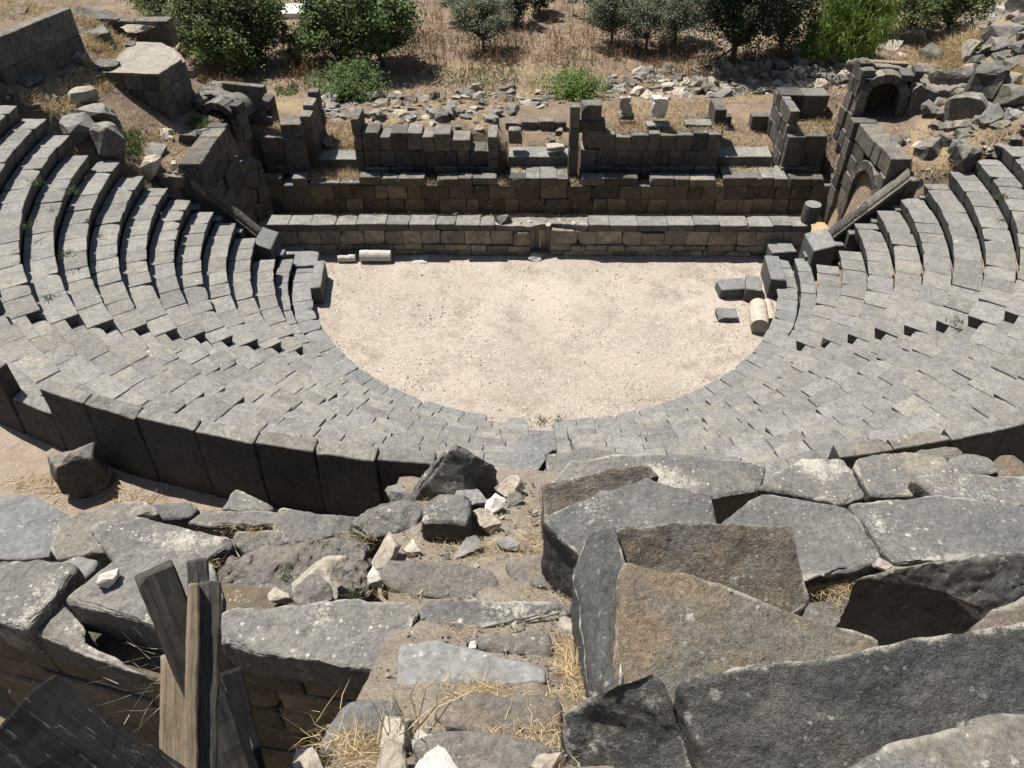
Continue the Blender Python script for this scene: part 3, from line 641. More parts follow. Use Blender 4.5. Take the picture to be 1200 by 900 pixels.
# parapets at the ends of the seat rows: sloping coping with rounded top
def parapet(sx, label):
    t = empty('parapet', (sx*11.5, .2, FLOOR), label, 'parapet', 'sloping parapets beside the stage')
    xs_ = (10.15, 10.95, 13.1) if sx > 0 else (10.35, 10.95, 13.1)
    def seg(name, xa_, xb_, za, zb_, y0, y1, zl, mat):
        P = [(xa_, y0, zl), (xb_, y0, zl), (xb_, y1, zl), (xa_, y1, zl), (xa_, y0, za), (xb_, y0, zb_), (xb_, y1, zb_), (xa_, y1, za)]
        if sx < 0: P = [(-p[0], p[1], p[2]) for p in P]; P = [P[1], P[0], P[3], P[2], P[5], P[4], P[7], P[6]]
        block(name, P, mat, t, n=(4, 4, 4), ch=.03, amp=.01)
    def rail(xa_, za, xb_, zb_):
        vs = []; fs = []; NS = 10; prof = [(-.34, -.2), (-.34, .0), (-.25, .02), (-.21, .12), (-.12, .2), (0, .23), (.12, .2), (.21, .12), (.25, .02), (.34, .0), (.34, -.2)]
        m_ = len(prof)
        for i in range(NS+1):
            f = i/NS
            for (o_, h_) in prof:
                j_ = noise.noise((f*6, o_*5, xa_))*.012
                vs.append((sx*(xa_+(xb_-xa_)*f), .3+o_+j_, za+(zb_-za)*f+h_+j_))
        for i in range(NS):
            for j in range(m_-1):
                k_ = i*m_+j; f4 = (k_, k_+m_, k_+m_+1, k_+1); fs.append(f4 if sx > 0 else f4[::-1])
        fs.append(tuple(range(m_))); fs.append(tuple(NS*m_+j for j in range(m_))[::-1])
        raw('rounded_coping', vs, fs, M['wall'], t, smooth=False)
    seg('end_post', xs_[0], xs_[1], 1.0, 1.25, -.75, .55, FLOOR-.1, M['bench'])
    cuts = [10.9, 11.7, 12.5, 13.15]
    zof = lambda x: .98+(x-10.9)*1.13
    for a, b in zip(cuts[:-1], cuts[1:]):
        seg('wall_block', a+.005, b-.005, zof(a)-.1, zof(b)-.1, .08, .52, FLOOR, M['wall'])
    for a, b in (((10.95, 12.0), (12.02, 13.15)) if sx > 0 else ((10.95, 11.75), (11.77, 12.5), (12.52, 13.0))):
        rail(a, zof(a), b, zof(b))
    seg('wall_block', 13.16, 14.1, 3.42, 3.5, .08, .6, 1.5, M['wall'])
    # little steps between seats and parapet
    for k in range(1, 7):
        r0 = R1+DR*(k-1)
        seg('end_step', r0-.05, r0+.6, Z1+DZ*(k-1)-.42, Z1+DZ*(k-1)-.42, -.36, .06, FLOOR, M['bench'])
parapet(1, 'right sloping stone parapet with a long rounded coping ending in a squared post')
parapet(-1, 'left sloping stone parapet with a broken rounded coping and end post')

# ------------------------------------------------------------------ rocks
def rock_data(seed, flat=.7, sharp=14):
    rg = random.Random(seed); bm = bmesh.new()
    for _ in range(sharp):
        v = Vector((rg.gauss(0, 1), rg.gauss(0, 1), rg.gauss(0, 1))).normalized()*rg.uniform(.8, 1.0)
        v = Vector([math.copysign(abs(a)**.75, a) for a in v])
        bm.verts.new((v.x*.5, v.y*.42, (v.z*.5+.35)*flat))
    res = bmesh.ops.convex_hull(bm, input=bm.verts[:])
    bmesh.ops.delete(bm, geom=[v for v in bm.verts if not v.link_faces], context='VERTS')
    bmesh.ops.dissolve_limit(bm, angle_limit=R(14), verts=bm.verts[:], edges=bm.edges[:])
    bmesh.ops.bevel(bm, geom=bm.edges[:], offset=.016, segments=1, affect='EDGES', clamp_overlap=True)
    bmesh.ops.triangulate(bm, faces=bm.faces[:])
    if seed < 300:
        bmesh.ops.subdivide_edges(bm, edges=[e for e in bm.edges if e.calc_length() > .16], cuts=1); bmesh.ops.triangulate(bm, faces=[f for f in bm.faces if len(f.verts) > 3])
    for v in bm.verts: v.co += noise.noise_vector(v.co*3.2+Vector((seed, 0, 0)))*.06 + noise.noise_vector(v.co*8+Vector((seed, 0, 0)))*.028
    bm.verts.index_update(); d = ([v.co.copy() for v in bm.verts], [tuple(v.index for v in f.verts) for f in bm.faces]); bm.free(); return d
RV = {}
def rock_mesh(kind, i):
    if (kind, i) not in RV:
        vs, fs = rock_data(100+i, (.5, .62, .78, .9)[i % 4], 12+i % 5); me = bpy.data.meshes.new('rock'); me.from_pydata(vs, [], fs); me.materials.append(M[kind]); me.update(); RV[kind, i] = me
    return RV[kind, i]
def rock(p, size, kind, label, cat='rock', group=None, name='rubble_stone', i=None, hs=1.0, ds=1.0, rz=None, sink=.2, tilt=.25):
    i = rnd.randrange(12) if i is None else i
    o = bpy.data.objects.new(name, rock_mesh(kind, i)); COL.objects.link(o)
    o.scale = (size, size*ds, size*hs); o.rotation_euler = (rnd.gauss(0, tilt), rnd.gauss(0, tilt), rnd.uniform(0, 6.28) if rz is None else rz)
    o.location = (p[0], p[1], p[2]-size*sink)
    return tag(o, label, cat, group)
def big_rock(name, p, size, mat, label, cat='boulder', seed=0, hs=1.0, ds=1.0, rz=0.0, res=.1, amp=.05, flat=.8, sharp=11, tilt=(0, 0)):
    vs, fs = rock_data(seed, flat, sharp); bm = bmesh.new(); bvs = [bm.verts.new(Vector((v.x*size, v.y*size*ds, v.z*size*hs))) for v in vs]
    for f in fs: bm.faces.new([bvs[i] for i in f])
    for it in range(5):
        lg = [e for e in bm.edges if e.calc_length() > res]
        if not lg: break
        bmesh.ops.subdivide_edges(bm, edges=lg, cuts=1); bmesh.ops.triangulate(bm, faces=[f for f in bm.faces if len(f.verts) > 3])
    for v in bm.verts: v.co += noise.noise_vector(v.co*(2.2/size)+Vector((seed, 3, 1)))*amp*size + noise.noise_vector(v.co*(9/size)+Vector((seed, 3, 1)))*amp*.45*size
    bm.verts.index_update(); me = bpy.data.meshes.new(name); bm.to_mesh(me); bm.free(); me.materials.append(mat)
    o = mk(name, me, None, p); o.rotation_euler = (tilt[0], tilt[1], rz); return tag(o, label, cat)
def psize(px, p): return px*(Vector(p)-CAM).length/F

# right rubble slope: boulders one by one (photo place, width, kind, words)
RB = [(1120, 92, 36, 'rock', 1.1, 'tall squared dark boulder with a flat front on the right rubble slope'), (1149, 108, 42, 'rock', .9, 'large cracked boulder right of the tall squared one on the rubble slope'),
 (1174, 103, 24, 'rock', .9, 'dark wedge rock above straw at the right edge of the rubble slope'), (1129, 136, 33, 'rock', .9, 'squared grey block with mossy dark front in the middle of the right slope'),
 (1163, 138, 30, 'rock', 1.0, 'blocky grey boulder beside the mossy squared block on the right slope'), (1184, 122, 34, 'rock', .7, 'long flat boulder jutting from the right edge of the slope'),
 (1107, 149, 21, 'cope', .7, 'small squared pale-topped stone above the long lying slab on the right slope'), (1098, 160, 42, 'cope', .4, 'long lying slab with a flat grey top on the right slope'),
 (1090, 181, 27, 'rock', .8, 'pointed dark rock above the seat row ends on the right'), (1126, 192, 33, 'rock', .8, 'tilted squared block behind the right rows'),
 (1096, 126, 27, 'rock', .9, 'black shaded boulder left of the mossy block on the right slope'), (1058, 92, 30, 'cope', .6, 'flat pale-topped block lying above the upper right arch'),
 (1044, 54, 27, 'lime', .6, 'white flat rock at the top left of the right slope, by the bushes'), (1058, 65, 19, 'lime', .6, 'smaller white rock in straw above the upper right arch'),
 (1068, 51, 23, 'rock', .8, 'dark upright rock behind the straw at the crest of the right slope'), (1094, 67, 26, 'rock', 1.2, 'tall grey-brown rock stack in straw on the right slope crest'),
 (1145, 33, 34, 'lime', .5, 'cream rounded boulder at the crest of the right slope'), (1162, 20, 40, 'rock', .5, 'large grey boulder resting behind the cream rounded one at the crest'),
 (1135, 61, 23, 'lime', .7, 'cream angular rock in the middle of the right slope crest'), (1149, 66, 24, 'rock', .6, 'dark flat rock right of the cream angular rock'),
 (1180, 39, 32, 'rock', .5, 'flat dark slab high at the right edge of the slope'), (1172, 51, 34, 'rock', .4, 'long dark slab under the flat one at the right edge of the slope'),
 (1196, 62, 20, 'rock', .7, 'dark rock cut by the right picture edge high on the slope'), (1184, 77, 24, 'rock', .6, 'grey rock below the dark slabs at the right edge'),
 (1182, 150, 26, 'rock', .7, 'grey boulder low at the right edge above the seats'), (1191, 131, 19, 'rock', .6, 'small round dark rock at the right edge of the slope'),
 (1146, 151, 20, 'rock', .6, 'small brown rock in the dirt of the lower right slope'), (1143, 163, 24, 'rock', .5, 'low flat rock half buried in the lower right slope'),
 (1180, 168, 36, 'cope', .4, 'broad flat grey slab lying just above the right seat rows'), (1190, 14, 26, 'rock', .9, 'dark boulder in the top right corner'),
 (1160, 80, 18, 'rock', .7, 'small dark rock between the large boulders of the right slope'), (1064, 160, 16, 'rock', .8, 'small dark rock on top of the right vault wall'),
 (1052, 168, 18, 'rock', .7, 'angular grey rock at the edge of the right vault wall top'), (1075, 172, 14, 'lime', .7, 'small white stone on the dirt behind the right vault wall'),
 (1040, 156, 26, 'lime', .35, 'flat broken white slab on top of the right vault wall')]
for px, py, w, kind, hs, lab in RB:
    p = ground(px, py); rock(p, psize(w, p)*1.38, kind, lab, 'boulder', None, 'boulder', hs=hs*1.1, ds=.85, tilt=.14)
def pick(poly):
    xs_ = [p[0] for p in poly]; ys_ = [p[1] for p in poly]
    while True:
        x, y = rnd.uniform(min(xs_), max(xs_)), rnd.uniform(min(ys_), max(ys_)); ins = False
        for i in range(len(poly)):
            (x1, y1), (x2, y2) = poly[i], poly[i-1]
            if (y1 > y) != (y2 > y) and x < (x2-x1)*(y-y1)/(y2-y1)+x1: ins = not ins
        if ins: return x, y
LM = {'heap': [(706, 760, 'behind the white pedestal'), (760, 800, 'behind the right stage panel'), (800, 850, 'behind the low block row'), (850, 900, 'below the tall pine'), (900, 950, 'behind the right wing'), (950, 1020, 'next to the upper right arch')],
      'left': [(360, 425, 'behind the left stage doorway'), (425, 470, 'by the left panel\'s left end'), (470, 520, 'behind the left panel'), (520, 560, 'by the upright boulder'), (560, 610, 'behind the short jamb pillar'), (610, 670, 'behind the central doorway')],
      'rslope': [(1000, 1085, 'above the upper right arch'), (1085, 1120, 'by the tall boulder'), (1120, 1155, 'by the cracked boulder'), (1155, 1200, 'at the right edge')],
      'rdirt': [(990, 1060, 'on top of the right vault wall'), (1060, 1150, 'just behind the right seat row ends')],
      'lslope': [(0, 70, 'below the upper left wall'), (70, 140, 'left of the masonry stub')],
      'ldirt': [(130, 180, 'at the left seat row ends'), (180, 270, 'near the left vault arch')],
      'field': [(470, 620, 'left of the bright green bush'), (620, 760, 'around the bright green bush'), (760, 910, 'toward the pine')]}
SMALL = {}; CAND = []
def scatter(poly, n, w, kinds, zone, lmk, hs=(.5, 1.0), thr=7.5):
    for _ in range(n):
        x, y = pick(poly); p = ground(x, y); k = rnd.choice(kinds); nm = {'lime': 'pale', 'white': 'white', 'rock': 'dark', 'cope': 'grey'}[k]
        lo, hi = w; s_ = lo*(hi/lo)**(rnd.random()**1.3); h_ = rnd.uniform(*hs)
        CAND.append((s_, p, k, zone, lmk, x, y, h_, nm)); continue
scatter([(1080, 100), (1110, 50), (1140, 15), (1200, -5), (1200, 165), (1130, 190), (1085, 150)], 240, (6, 26), ['rock', 'rock', 'rock', 'rock', 'cope', 'lime'], 'the right slope', 'rslope', thr=14)
scatter([(1010, 150), (1080, 145), (1130, 165), (1140, 200), (1070, 200)], 40, (3, 11), ['rock', 'lime', 'rock'], 'the dirt', 'rdirt', thr=8)
# left platform
LBk = [(41, 88, 42, 'rock', .8, 'large angular dark boulder at the foot of the upper left wall'), (100, 120, 28, 'lime', .8, 'rounded whitish boulder in the straw left of the masonry stub'),
 (93, 150, 40, 'cope', .6, 'broken block with a pale top at the end of the left seat rows'), (117, 140, 34, 'cope', .7, 'second pale-topped block behind the broken one at the left row ends'),
 (128, 178, 32, 'rock', 1.3, 'tall squared dark block standing at the left row ends'), (76, 90, 17, 'rock', .7, 'small dark rock in straw beyond the big angular boulder'),
 (40, 108, 30, 'cope', .25, 'thin flat slab tilted in the straw at the far left'), (94, 74, 16, 'rock', .9, 'small upright dark rock left of the rounded coping fragment'),
 (182, 181, 27, 'cope', .7, 'squared dark-sided stone with a flat top in the dirt above the left rows'), (184, 154, 27, 'lime', .4, 'pale broken moulding lying at the foot of the masonry stub'),
 (222, 167, 27, 'rock', .8, 'angular dark rock near the left vault arch'), (238, 162, 18, 'cope', .8, 'square pale-faced stone right of the angular dark rock'),
 (148, 53, 21, 'rock', .6, 'brown stone on the straw behind the masonry stub'), (116, 43, 23, 'cope', .6, 'flat-topped stone in front of the low block wall'),
 (181, 202, 22, 'lime', 1.1, 'rough whitish standing stone above the left seat rows'), (216, 60, 34, 'lime', .7, 'whitish weathered boulder at the right of the masonry stub top'),
 (235, 52, 22, 'lime', .6, 'smaller whitish boulder beside the bushes on the left'), (243, 66, 18, 'rock', .8, 'grey stone under the whitish boulders by the left bushes'),
 (112, 23, 38, 'rock', .95, 'big dark rounded block standing on the low block wall'), (160, 27, 26, 'lime', .35, 'flat white slab on the low block wall'),
 (118, 78, 38, 'rock', .6, 'dark ridged coping fragment lying on the pale plastered top'), (200, 210, 26, 'rock', .8, 'dark block at the left row ends near the whitish standing stone'),
 (20, 8, 36, 'rock', .5, 'flat dark stone in the top left corner'), (95, 12, 22, 'rock', .5, 'grey stone on the crest left of the big rounded block')]
for px, py, w, kind, hs, lab in LBk:
    if 'plastered top' in lab: p = atz(px, py, 6.05)
    elif 'low block wall' in lab and 'front' not in lab: p = atz(px, py, 6.35)
    else: p = ground(px, py)
    rock(p, psize(w, p)*1.3, kind, lab, 'boulder', None, 'boulder', hs=hs*1.1, ds=.9, tilt=.1)
for i, (px, py, w) in enumerate(((45, 68, 34), (66, 58, 32))):
    p = ground(px, py)
    tag(block('stone_block', [p+Vector(v) for v in ((-.75, -.4, -.3), (.75, -.1, -.3), (.6, .5, -.3), (-.9, .2, -.3), (-.75, -.4, .5), (.75, -.1, .5), (.6, .5, .5), (-.9, .2, .5))], M['cope'], None, n=(6, 4, 4), chips=2, amp=.03),
        ('nearer', 'farther')[i]+' of two long squared blocks lying below the upper left wall', 'stone block')
scatter([(60, 100), (130, 60), (110, 130), (60, 135), (20, 115)], 45, (4, 15), ['rock', 'rock', 'cope', 'lime'], 'the straw', 'lslope', thr=8)
scatter([(140, 150), (250, 150), (235, 185), (215, 215), (160, 190)], 45, (3, 12), ['rock', 'lime', 'cope'], 'the dirt', 'ldirt', thr=8)
# heaps behind the stage wall
scatter([(706, 92), (880, 70), (1000, 66), (1005, 104), (880, 112), (760, 118), (706, 108)], 520, (6, 25), ['lime', 'rock', 'lime', 'lime', 'rock', 'cope'], 'the long heap', 'heap', thr=16)
scatter([(900, 68), (1005, 62), (1010, 96), (905, 92)], 110, (9, 29), ['rock', 'rock', 'cope', 'lime'], 'the steep pile', 'heap', thr=16)
scatter([(372, 118), (470, 112), (590, 104), (664, 112), (660, 124), (595, 130), (560, 150), (430, 146), (372, 140)], 260, (6, 27), ['rock', 'rock', 'cope', 'lime', 'lime'], 'the stage rubble', 'left', thr=14)
scatter([(372, 118), (420, 116), (425, 135), (375, 140)], 18, (9, 20), ['rock', 'cope'], 'the stage rubble', 'left', thr=9.5)
scatter([(480, 66), (900, 66), (900, 90), (480, 110)], 90, (2, 7), ['lime', 'rock'], 'the dry field', 'field', thr=9)
for px, py, w, kind, hs, lab in ((527, 136, 24, 'rock', 1.3, 'big dark upright boulder crowning the left stage rubble'), (540, 112, 18, 'rock', 1.0, 'grey rounded boulder right of the pale one behind the left stage rubble'), (553, 116, 18, 'rock', 1.1, 'dark round boulder next to the grey one behind the left stage rubble'),
    (603, 113, 22, 'lime', .4, 'flat white slab above the central doorway'), (617, 118, 26, 'lime', .45, 'largest flat cream slab above the central doorway'), (600, 131, 30, 'rock', .55, 'big dark slab block above the jamb of the central doorway'), (575, 142, 22, 'cope', 1.0, 'squared block with a pale top at the end of the left stage rubble'),
    (392, 152, 40, 'lime', .22, 'long broken white slab lying in the left stage doorway'), (730, 104, 18, 'lime', 1.2, 'tall cream boulder at the left tip of the long rubble heap'), (384, 172, 18, 'rock', 1.0, 'dark squared stone standing on the floor of the left stage doorway')):
    p = ground(px, py); rock(p, psize(w, p)*1.1, kind, lab, 'boulder', None, 'boulder', hs=hs, tilt=.08)

CAND.sort(key=lambda c_: -c_[0])
for n_, (s_, p, k, zone, lmk, x, y, h_, nm) in enumerate(CAND):
    if n_ >= 285 or s_ < 8: SMALL.setdefault((zone, k), []).append((p, psize(s_, p), h_)); continue
    sw = 'large' if s_ > 20 else 'small' if s_ < 14 else 'middling'; fl = 'flat' if h_ < .62 else 'upright' if h_ > .9 else 'lumpy'
    land = next((t_ for a_, b_, t_ in LM[lmk] if a_ <= x <= b_), LM[lmk][-1][2])
    if lmk == 'rslope': land = ('high ' if y < 65 else 'low ' if y > 125 else 'midway ') + land
    elif lmk in ('heap', 'left'): land = ('rear, ' if y < (92 if lmk == 'heap' else 118) else 'front, ') + land
    lab = '%s %s %s stone in %s, %s' % (sw, fl, nm, zone, land)
    rock(p, psize(s_, p), k, lab, 'rock', lab+' (all)', hs=h_)
# stones too small to pick apart singly: one mesh per heap and colour
for (zone, k), lst in SMALL.items():
    vs = []; fs = []
    for p, sz, h_ in lst:
        rv_, rf = rock_data(rnd.randrange(40)+300, .7, 8); m_ = Matrix.Rotation(rnd.uniform(0, 6.28), 3, 'Z'); b0 = len(vs)
        for v in rv_: q_ = m_ @ Vector((v.x*sz, v.y*sz, v.z*sz*h_)); vs.append(p+q_-Vector((0, 0, sz*.12)))
        fs += [tuple(b0+i for i in f) for f in rf]
    stuff(raw('small_rubble', vs, fs, M[k]))
# loose stones round the orchestra
def floor_box(px, py, w, d, h, rot, mat, label, cat='stone block', **kw):
    p = atz(px, py, FLOOR); c_, s_ = math.cos(rot), math.sin(rot)
    q = [Vector((p.x+a*c_-b*s_, p.y+a*s_+b*c_, 0)) for a, b in ((-w/2, -d/2), (w/2, -d/2), (w/2, d/2), (-w/2, d/2))]
    kw.setdefault('n', (5, 5, 4)); kw.setdefault('amp', .02); kw.setdefault('chips', 2)
    return tag(block('stone_block', [v+Vector((0, 0, FLOOR-.03)) for v in q]+[v+Vector((0, 0, FLOOR+h)) for v in q], mat, None, ch=.03, chipr=.15, **kw), label, cat)
floor_box(856, 343, 1.05, .75, .42, .1, M['bench'], 'flat grey block alone on the orchestra floor near the right bench')
floor_box(880, 345, .6, 1.0, .55, -.2, M['bench'], 'upright dark block leaning by the right end of the bench ring')
floor_box(851, 372, .75, .6, .22, 0, M['bench'], 'small low grey block nearest the viewer on the right of the orchestra floor')
floor_box(903, 335, .55, 1.7, .85, -.08, M['bench'], 'tall dark slab standing on edge at the right end of the bench ring')
floor_box(911, 308, 1.0, .8, .75, .05, M['bench'], 'big squared block behind the tall slab at the right bench end')
floor_box(345, 302, .95, .75, .4, .1, M['bench'], 'dark squared block on the floor in front of the left parapet')
floor_box(376, 340, .4, 1.9, .75, .12, M['bench'], 'dark moulded slab leaning against the left end of the bench ring')
floor_box(362, 318, .95, 1.1, .62, .1, M['bench'], 'broad flat block at the left end of the bench ring')
def drum(px, py, r_, L_, rot, mat, label, upright=False, zb=FLOOR, cat='column drum', y=None):
    p = atz(px, py, zb) if y is None else atY(px, py, y); vs = []; fs = []; NS, NL = 20, 5
    if y is not None: p.z = zb
    for j in range(NL+1):
        f = j/NL; rj = r_*(1-.05*(j in (0, NL)))
        for i in range(NS):
            a = 2*math.pi*i/NS; rr_ = rj*(1+.04*noise.noise((math.cos(a)*2, math.sin(a)*2, f*3+px)))
            if upright: vs.append((p.x+rr_*math.cos(a), p.y+rr_*math.sin(a), zb+L_*f))
            else:
                l_ = (f-.5)*L_; o_ = rr_*math.cos(a)
                vs.append((p.x+l_*math.cos(rot)-o_*math.sin(rot), p.y+l_*math.sin(rot)+o_*math.cos(rot), zb+r_*.92+rr_*math.sin(a)))
    for j in range(NL):
        for i in range(NS): a = j*NS+i; b = j*NS+(i+1) % NS; fs.append((a, b, b+NS, a+NS))
    fs.append(tuple(range(NS))[::-1]); fs.append(tuple(NL*NS+i for i in range(NS)))
    return tag(raw('column_drum', vs, fs, mat), label, cat)
drum(441, 305, .24, 1.25, 0.0, M['white'], 'white marble column piece lying at the foot of the stage front wall')
drum(407, 306, .15, .7, .05, M['white'], 'smaller white column piece left of the long one by the stage front wall')
drum(887, 378, .33, 1.35, 1.4, M['lime'], 'cream column drum lying on the orchestra floor against the right bench')
drum(899, 372, .22, 1.2, 1.45, M['lime'], 'narrow cream shaft wedged between the drum and the right bench')
drum(949, 254, .33, .72, 0, M['bench'], 'short dark column stump standing on the right end of the stage front wall', True, .95, y=1.65)
for px, w, hs, lab in ((472, 22, .5, 'flat white stone right of the white column piece'), (492, 30, .4, 'second flat white stone by the stage front wall'), (628, 22, .6, 'half-buried pale stone in front of the niche in the stage front')):
    p = atz(px, 303, FLOOR); rock(p, psize(w, p), 'white', lab, 'rock', hs=hs, tilt=.05)
p = atY(591, 262, 1.7); rock(Vector((p.x, 1.65, .84)), .8, 'wall', 'black burnt-looking lump in the broken middle of the stage front wall', 'rock', hs=.8)
for i in range(9):
    x = atY(rnd.uniform(602, 686), 262, 1.7).x; rock(Vector((x, rnd.uniform(1.5, 1.9), .84)), rnd.uniform(.2, .42), 'lime', 'pale mortar rubble lump on the broken middle of the stage front wall', 'rock', 'pale rubble on the stage front', hs=.5)

for k, n_ in (('lime', 1700), ('rock', 90)):
    vs = []; fs = []
    while n_ > 0:
        x, y = rnd.uniform(-9, 10), rnd.uniform(-9, 1.2); r_ = math.hypot(x, y)
        if r_ > 8.8 and y < -.6: continue
        dens = .10 + .9*sst(6.3, 8.8, r_)*(1 if (x > -1 or y < -5.5) else .3) + .5*max(0, noise.noise((x*.45, y*.45, 9)))
        if rnd.random() > dens: continue
        sz = rnd.uniform(.02, .06) if rnd.random() < .96 else rnd.uniform(.06, .12); n_ -= 1; b0 = len(vs); a_ = rnd.uniform(0, 3)
        for q in range(5): an = a_+q*1.2566; rr_ = sz*rnd.uniform(.7, 1.1); vs.append(Vector((x+rr_*math.cos(an), y+rr_*math.sin(an), FLOOR-.02)))
        vs.append(Vector((x+rnd.gauss(0, sz*.2), y+rnd.gauss(0, sz*.2), FLOOR+.012+sz*.45)))
        fs += [(b0+q, b0+(q+1) % 5, b0+5) for q in range(5)]
    stuff(raw('floor_pebbles', vs, fs, M[k]))
B_ = []
# ------------------------------------------------------------------ foreground
ZF = [(500, 8.2), (540, 8.75), (560, 9.0), (600, 9.35), (640, 9.75), (690, 10.2), (780, 11.1), (900, 12.2), (1100, 13.6)]
def zf(py):
    for (a, za), (b, zb_) in zip(ZF[:-1], ZF[1:]):
        if py <= b: return za+(zb_-za)*(py-a)/(b-a)
    return ZF[-1][1]
def on(px, py, off=0): return atz(px, py, zf(py)+off)
# earth of the broken central stair
vs = []; fs = []
rowsY = [552+i*11 for i in range(46)]; NXp = 48
for j, py in enumerate(rowsY):
    for i in range(NXp+1):
        xl = 455+max(0, 600-py)*.35 if py < 740 else 455+(740-py)*.45
        xr = 720 if py > 600 else 690
        px = xl+(xr-xl)*i/NXp
        p = on(px, py, -.10)
        p.z += noise.noise((p.x*1.7, p.y*1.7, 1))*.09 + noise.noise((p.x*6, p.y*6, 1))*.03 + noise.noise((p.x*17, p.y*17, 1))*.012; vs.append(p)
for j in range(len(rowsY)-1):
    for i in range(NXp): a = j*(NXp+1)+i; fs.append((a+NXp+1, a+NXp+2, a+1, a))
structure(raw('stair_path', vs, fs, M['path'], smooth=True))

def slab(pts, z, thick, mat, label, cat='stone slab', name='stone_slab', group=None, **kw):
    zz = z if isinstance(z, (list, tuple)) else [z]*len(pts)
    o = prism(name, [atz(x, y, a) for (x, y), a in zip(pts, zz)], thick, M[mat], None, **kw)
    return tag(o, label, cat, group)
kw = dict(res=.05, amp=.032, bev=.06)
# right-hand stack of great seat blocks (tops lean towards the viewer where they have slipped)
def slab2(pts, *a, **k): return slab([p[:2] for p in pts], [p[2] for p in pts], *a, **k)
slab2([(634, 566, 10.3), (700, 551, 10.32), (757, 540, 10.33), (775, 556, 10.24), (740, 570, 10.18), (650, 608, 10.05), (637, 606, 10.06)], .8, 'fgtan', 'narrow brown-faced block behind the big split slab at the top of the right stack', **kw)
slab([(640, 566), (668, 540), (720, 534), (800, 530), (900, 545), (890, 575), (830, 585), (700, 575)], 9.4, .6, 'fgpale', 'broad lichen-spotted slab at the back of the right stack', **kw)
slab([(633, 606), (700, 575), (760, 556), (838, 580), (842, 625), (800, 700), (740, 715), (668, 640)], 10.9, 1.25, 'fg', 'big grey slab with a steep black left end beside the stair path', shrink=1.0, **kw)
slab2([(716, 622, 11.55), (726, 613, 11.6), (800, 612, 11.6), (930, 616, 11.6), (950, 706, 11.2), (900, 745, 11.1), (760, 745, 11.05), (722, 720, 11.1)], .8, 'fgtan', 'brown rough-faced block lying on the big grey slab', **kw)
slab2([(672, 668, 11.2), (688, 622, 11.4), (724, 612, 11.62), (735, 655, 11.8), (726, 720, 11.75), (728, 800, 11.9), (712, 830, 11.8), (692, 812, 11.5), (680, 740, 11.3)], 1.0, 'fgdark', 'rounded dark weathered end stone along the left of the brown blocks', shrink=1.0, **kw)
slab2([(724, 676, 11.9), (730, 655, 11.95), (800, 672, 11.95), (905, 705, 11.95), (1034, 748, 11.95), (1030, 800, 11.9), (900, 870, 11.85), (730, 860, 11.8), (716, 790, 11.8)], .8, 'fgtan', 'brown wedge-shaped block with white lichen along its upper edge', **kw)
slab2([(785, 796, 12.6), (860, 780, 12.62), (1010, 760, 12.65), (1080, 748, 12.65), (1200, 731, 12.65), (1330, 712, 12.65), (1340, 1000, 12.0), (1000, 1020, 12.0), (845, 1000, 12.0)], 1.0, 'fgdark', 'huge dark grey seat block crossing the lower right corner', **kw)
slab2([(661, 834, 12.2), (690, 820, 12.35), (720, 803, 12.5), (770, 794, 12.55), (786, 798, 12.5), (800, 850, 12.3), (838, 1000, 11.9), (700, 1000, 11.7), (676, 930, 11.85)], 1.0, 'fgdark', 'dark rough end block left of the huge seat block, beside the path', shrink=1.0, **kw)
slab([(990, 892), (1045, 872), (1100, 857), (1155, 835), (1290, 836), (1290, 1010), (1010, 1010)], 13.0, .5, 'fgpale', 'pale lichen-crusted slab in the bottom right corner', **kw)
slab([(838, 612), (890, 576), (990, 590), (1004, 605), (1040, 655), (1000, 672), (945, 676), (935, 690), (900, 690), (860, 640)], 10.3, .6, 'fg', 'smooth grey slab in the middle of the right stack, left of the long crack', **kw)
slab([(992, 590), (1100, 580), (1290, 600), (1290, 655), (1140, 650), (1048, 662)], 10.32, .6, 'fg', 'large rough grey slab right of the long crack', **kw)
slab([(885, 572), (905, 556), (940, 535), (992, 535), (1000, 552), (1018, 582), (990, 590)], 9.8, .5, 'fgpale', 'slab thickly crusted with white lichen at the edge of the walkway', **kw)
slab([(1000, 545), (1006, 533), (1060, 528), (1105, 532), (1118, 552), (1110, 580), (1022, 580)], 9.85, .5, 'fgpale', 'brown slab with white lichen patches right of the crusted slab', **kw)
slab([(1064, 560), (1110, 552), (1200, 560), (1290, 570), (1290, 600), (1100, 584)], 10.0, .5, 'fg', 'grey slab behind the black wedge-shaped hole at the right', **kw)
slab([(1105, 550), (1112, 532), (1130, 527), (1160, 533), (1172, 552), (1140, 560)], 9.8, .5, 'fgpale', 'rounded lichened stone on the walkway edge at the right', **kw)
slab([(1160, 545), (1170, 530), (1185, 528), (1210, 545), (1220, 562), (1175, 562)], 9.75, .5, 'fgtan', 'small brown rounded stone at the right end of the walkway edge', **kw)
slab([(1058, 541), (1080, 525), (1122, 520), (1132, 530), (1110, 537)], 9.6, .4, 'rough', 'flat brown stone lying before the right backrest wall', **kw)
slab2([(1002, 676, 11.3), (1050, 664, 11.35), (1150, 650, 11.4), (1290, 636, 11.45), (1290, 715, 11.0), (1200, 712, 11.05), (1150, 728, 10.95), (1108, 690, 11.15), (1060, 680, 11.25)], [1.1]*9, 'fg', 'tilted dark slab with a black broken left face at the right', shrink=1.0, **kw)
slab([(1135, 736), (1160, 715), (1200, 702), (1290, 690), (1290, 770), (1180, 790)], 11.9, .6, 'fgtan', 'smooth brown slab showing behind the huge dark block at the right edge', **kw)
slab([(880, 640), (1010, 660), (1140, 690), (1160, 780), (900, 790)], 10.1, .6, 'rough', 'earthy bedding stone at the bottom of the gap between the right blocks', **kw)
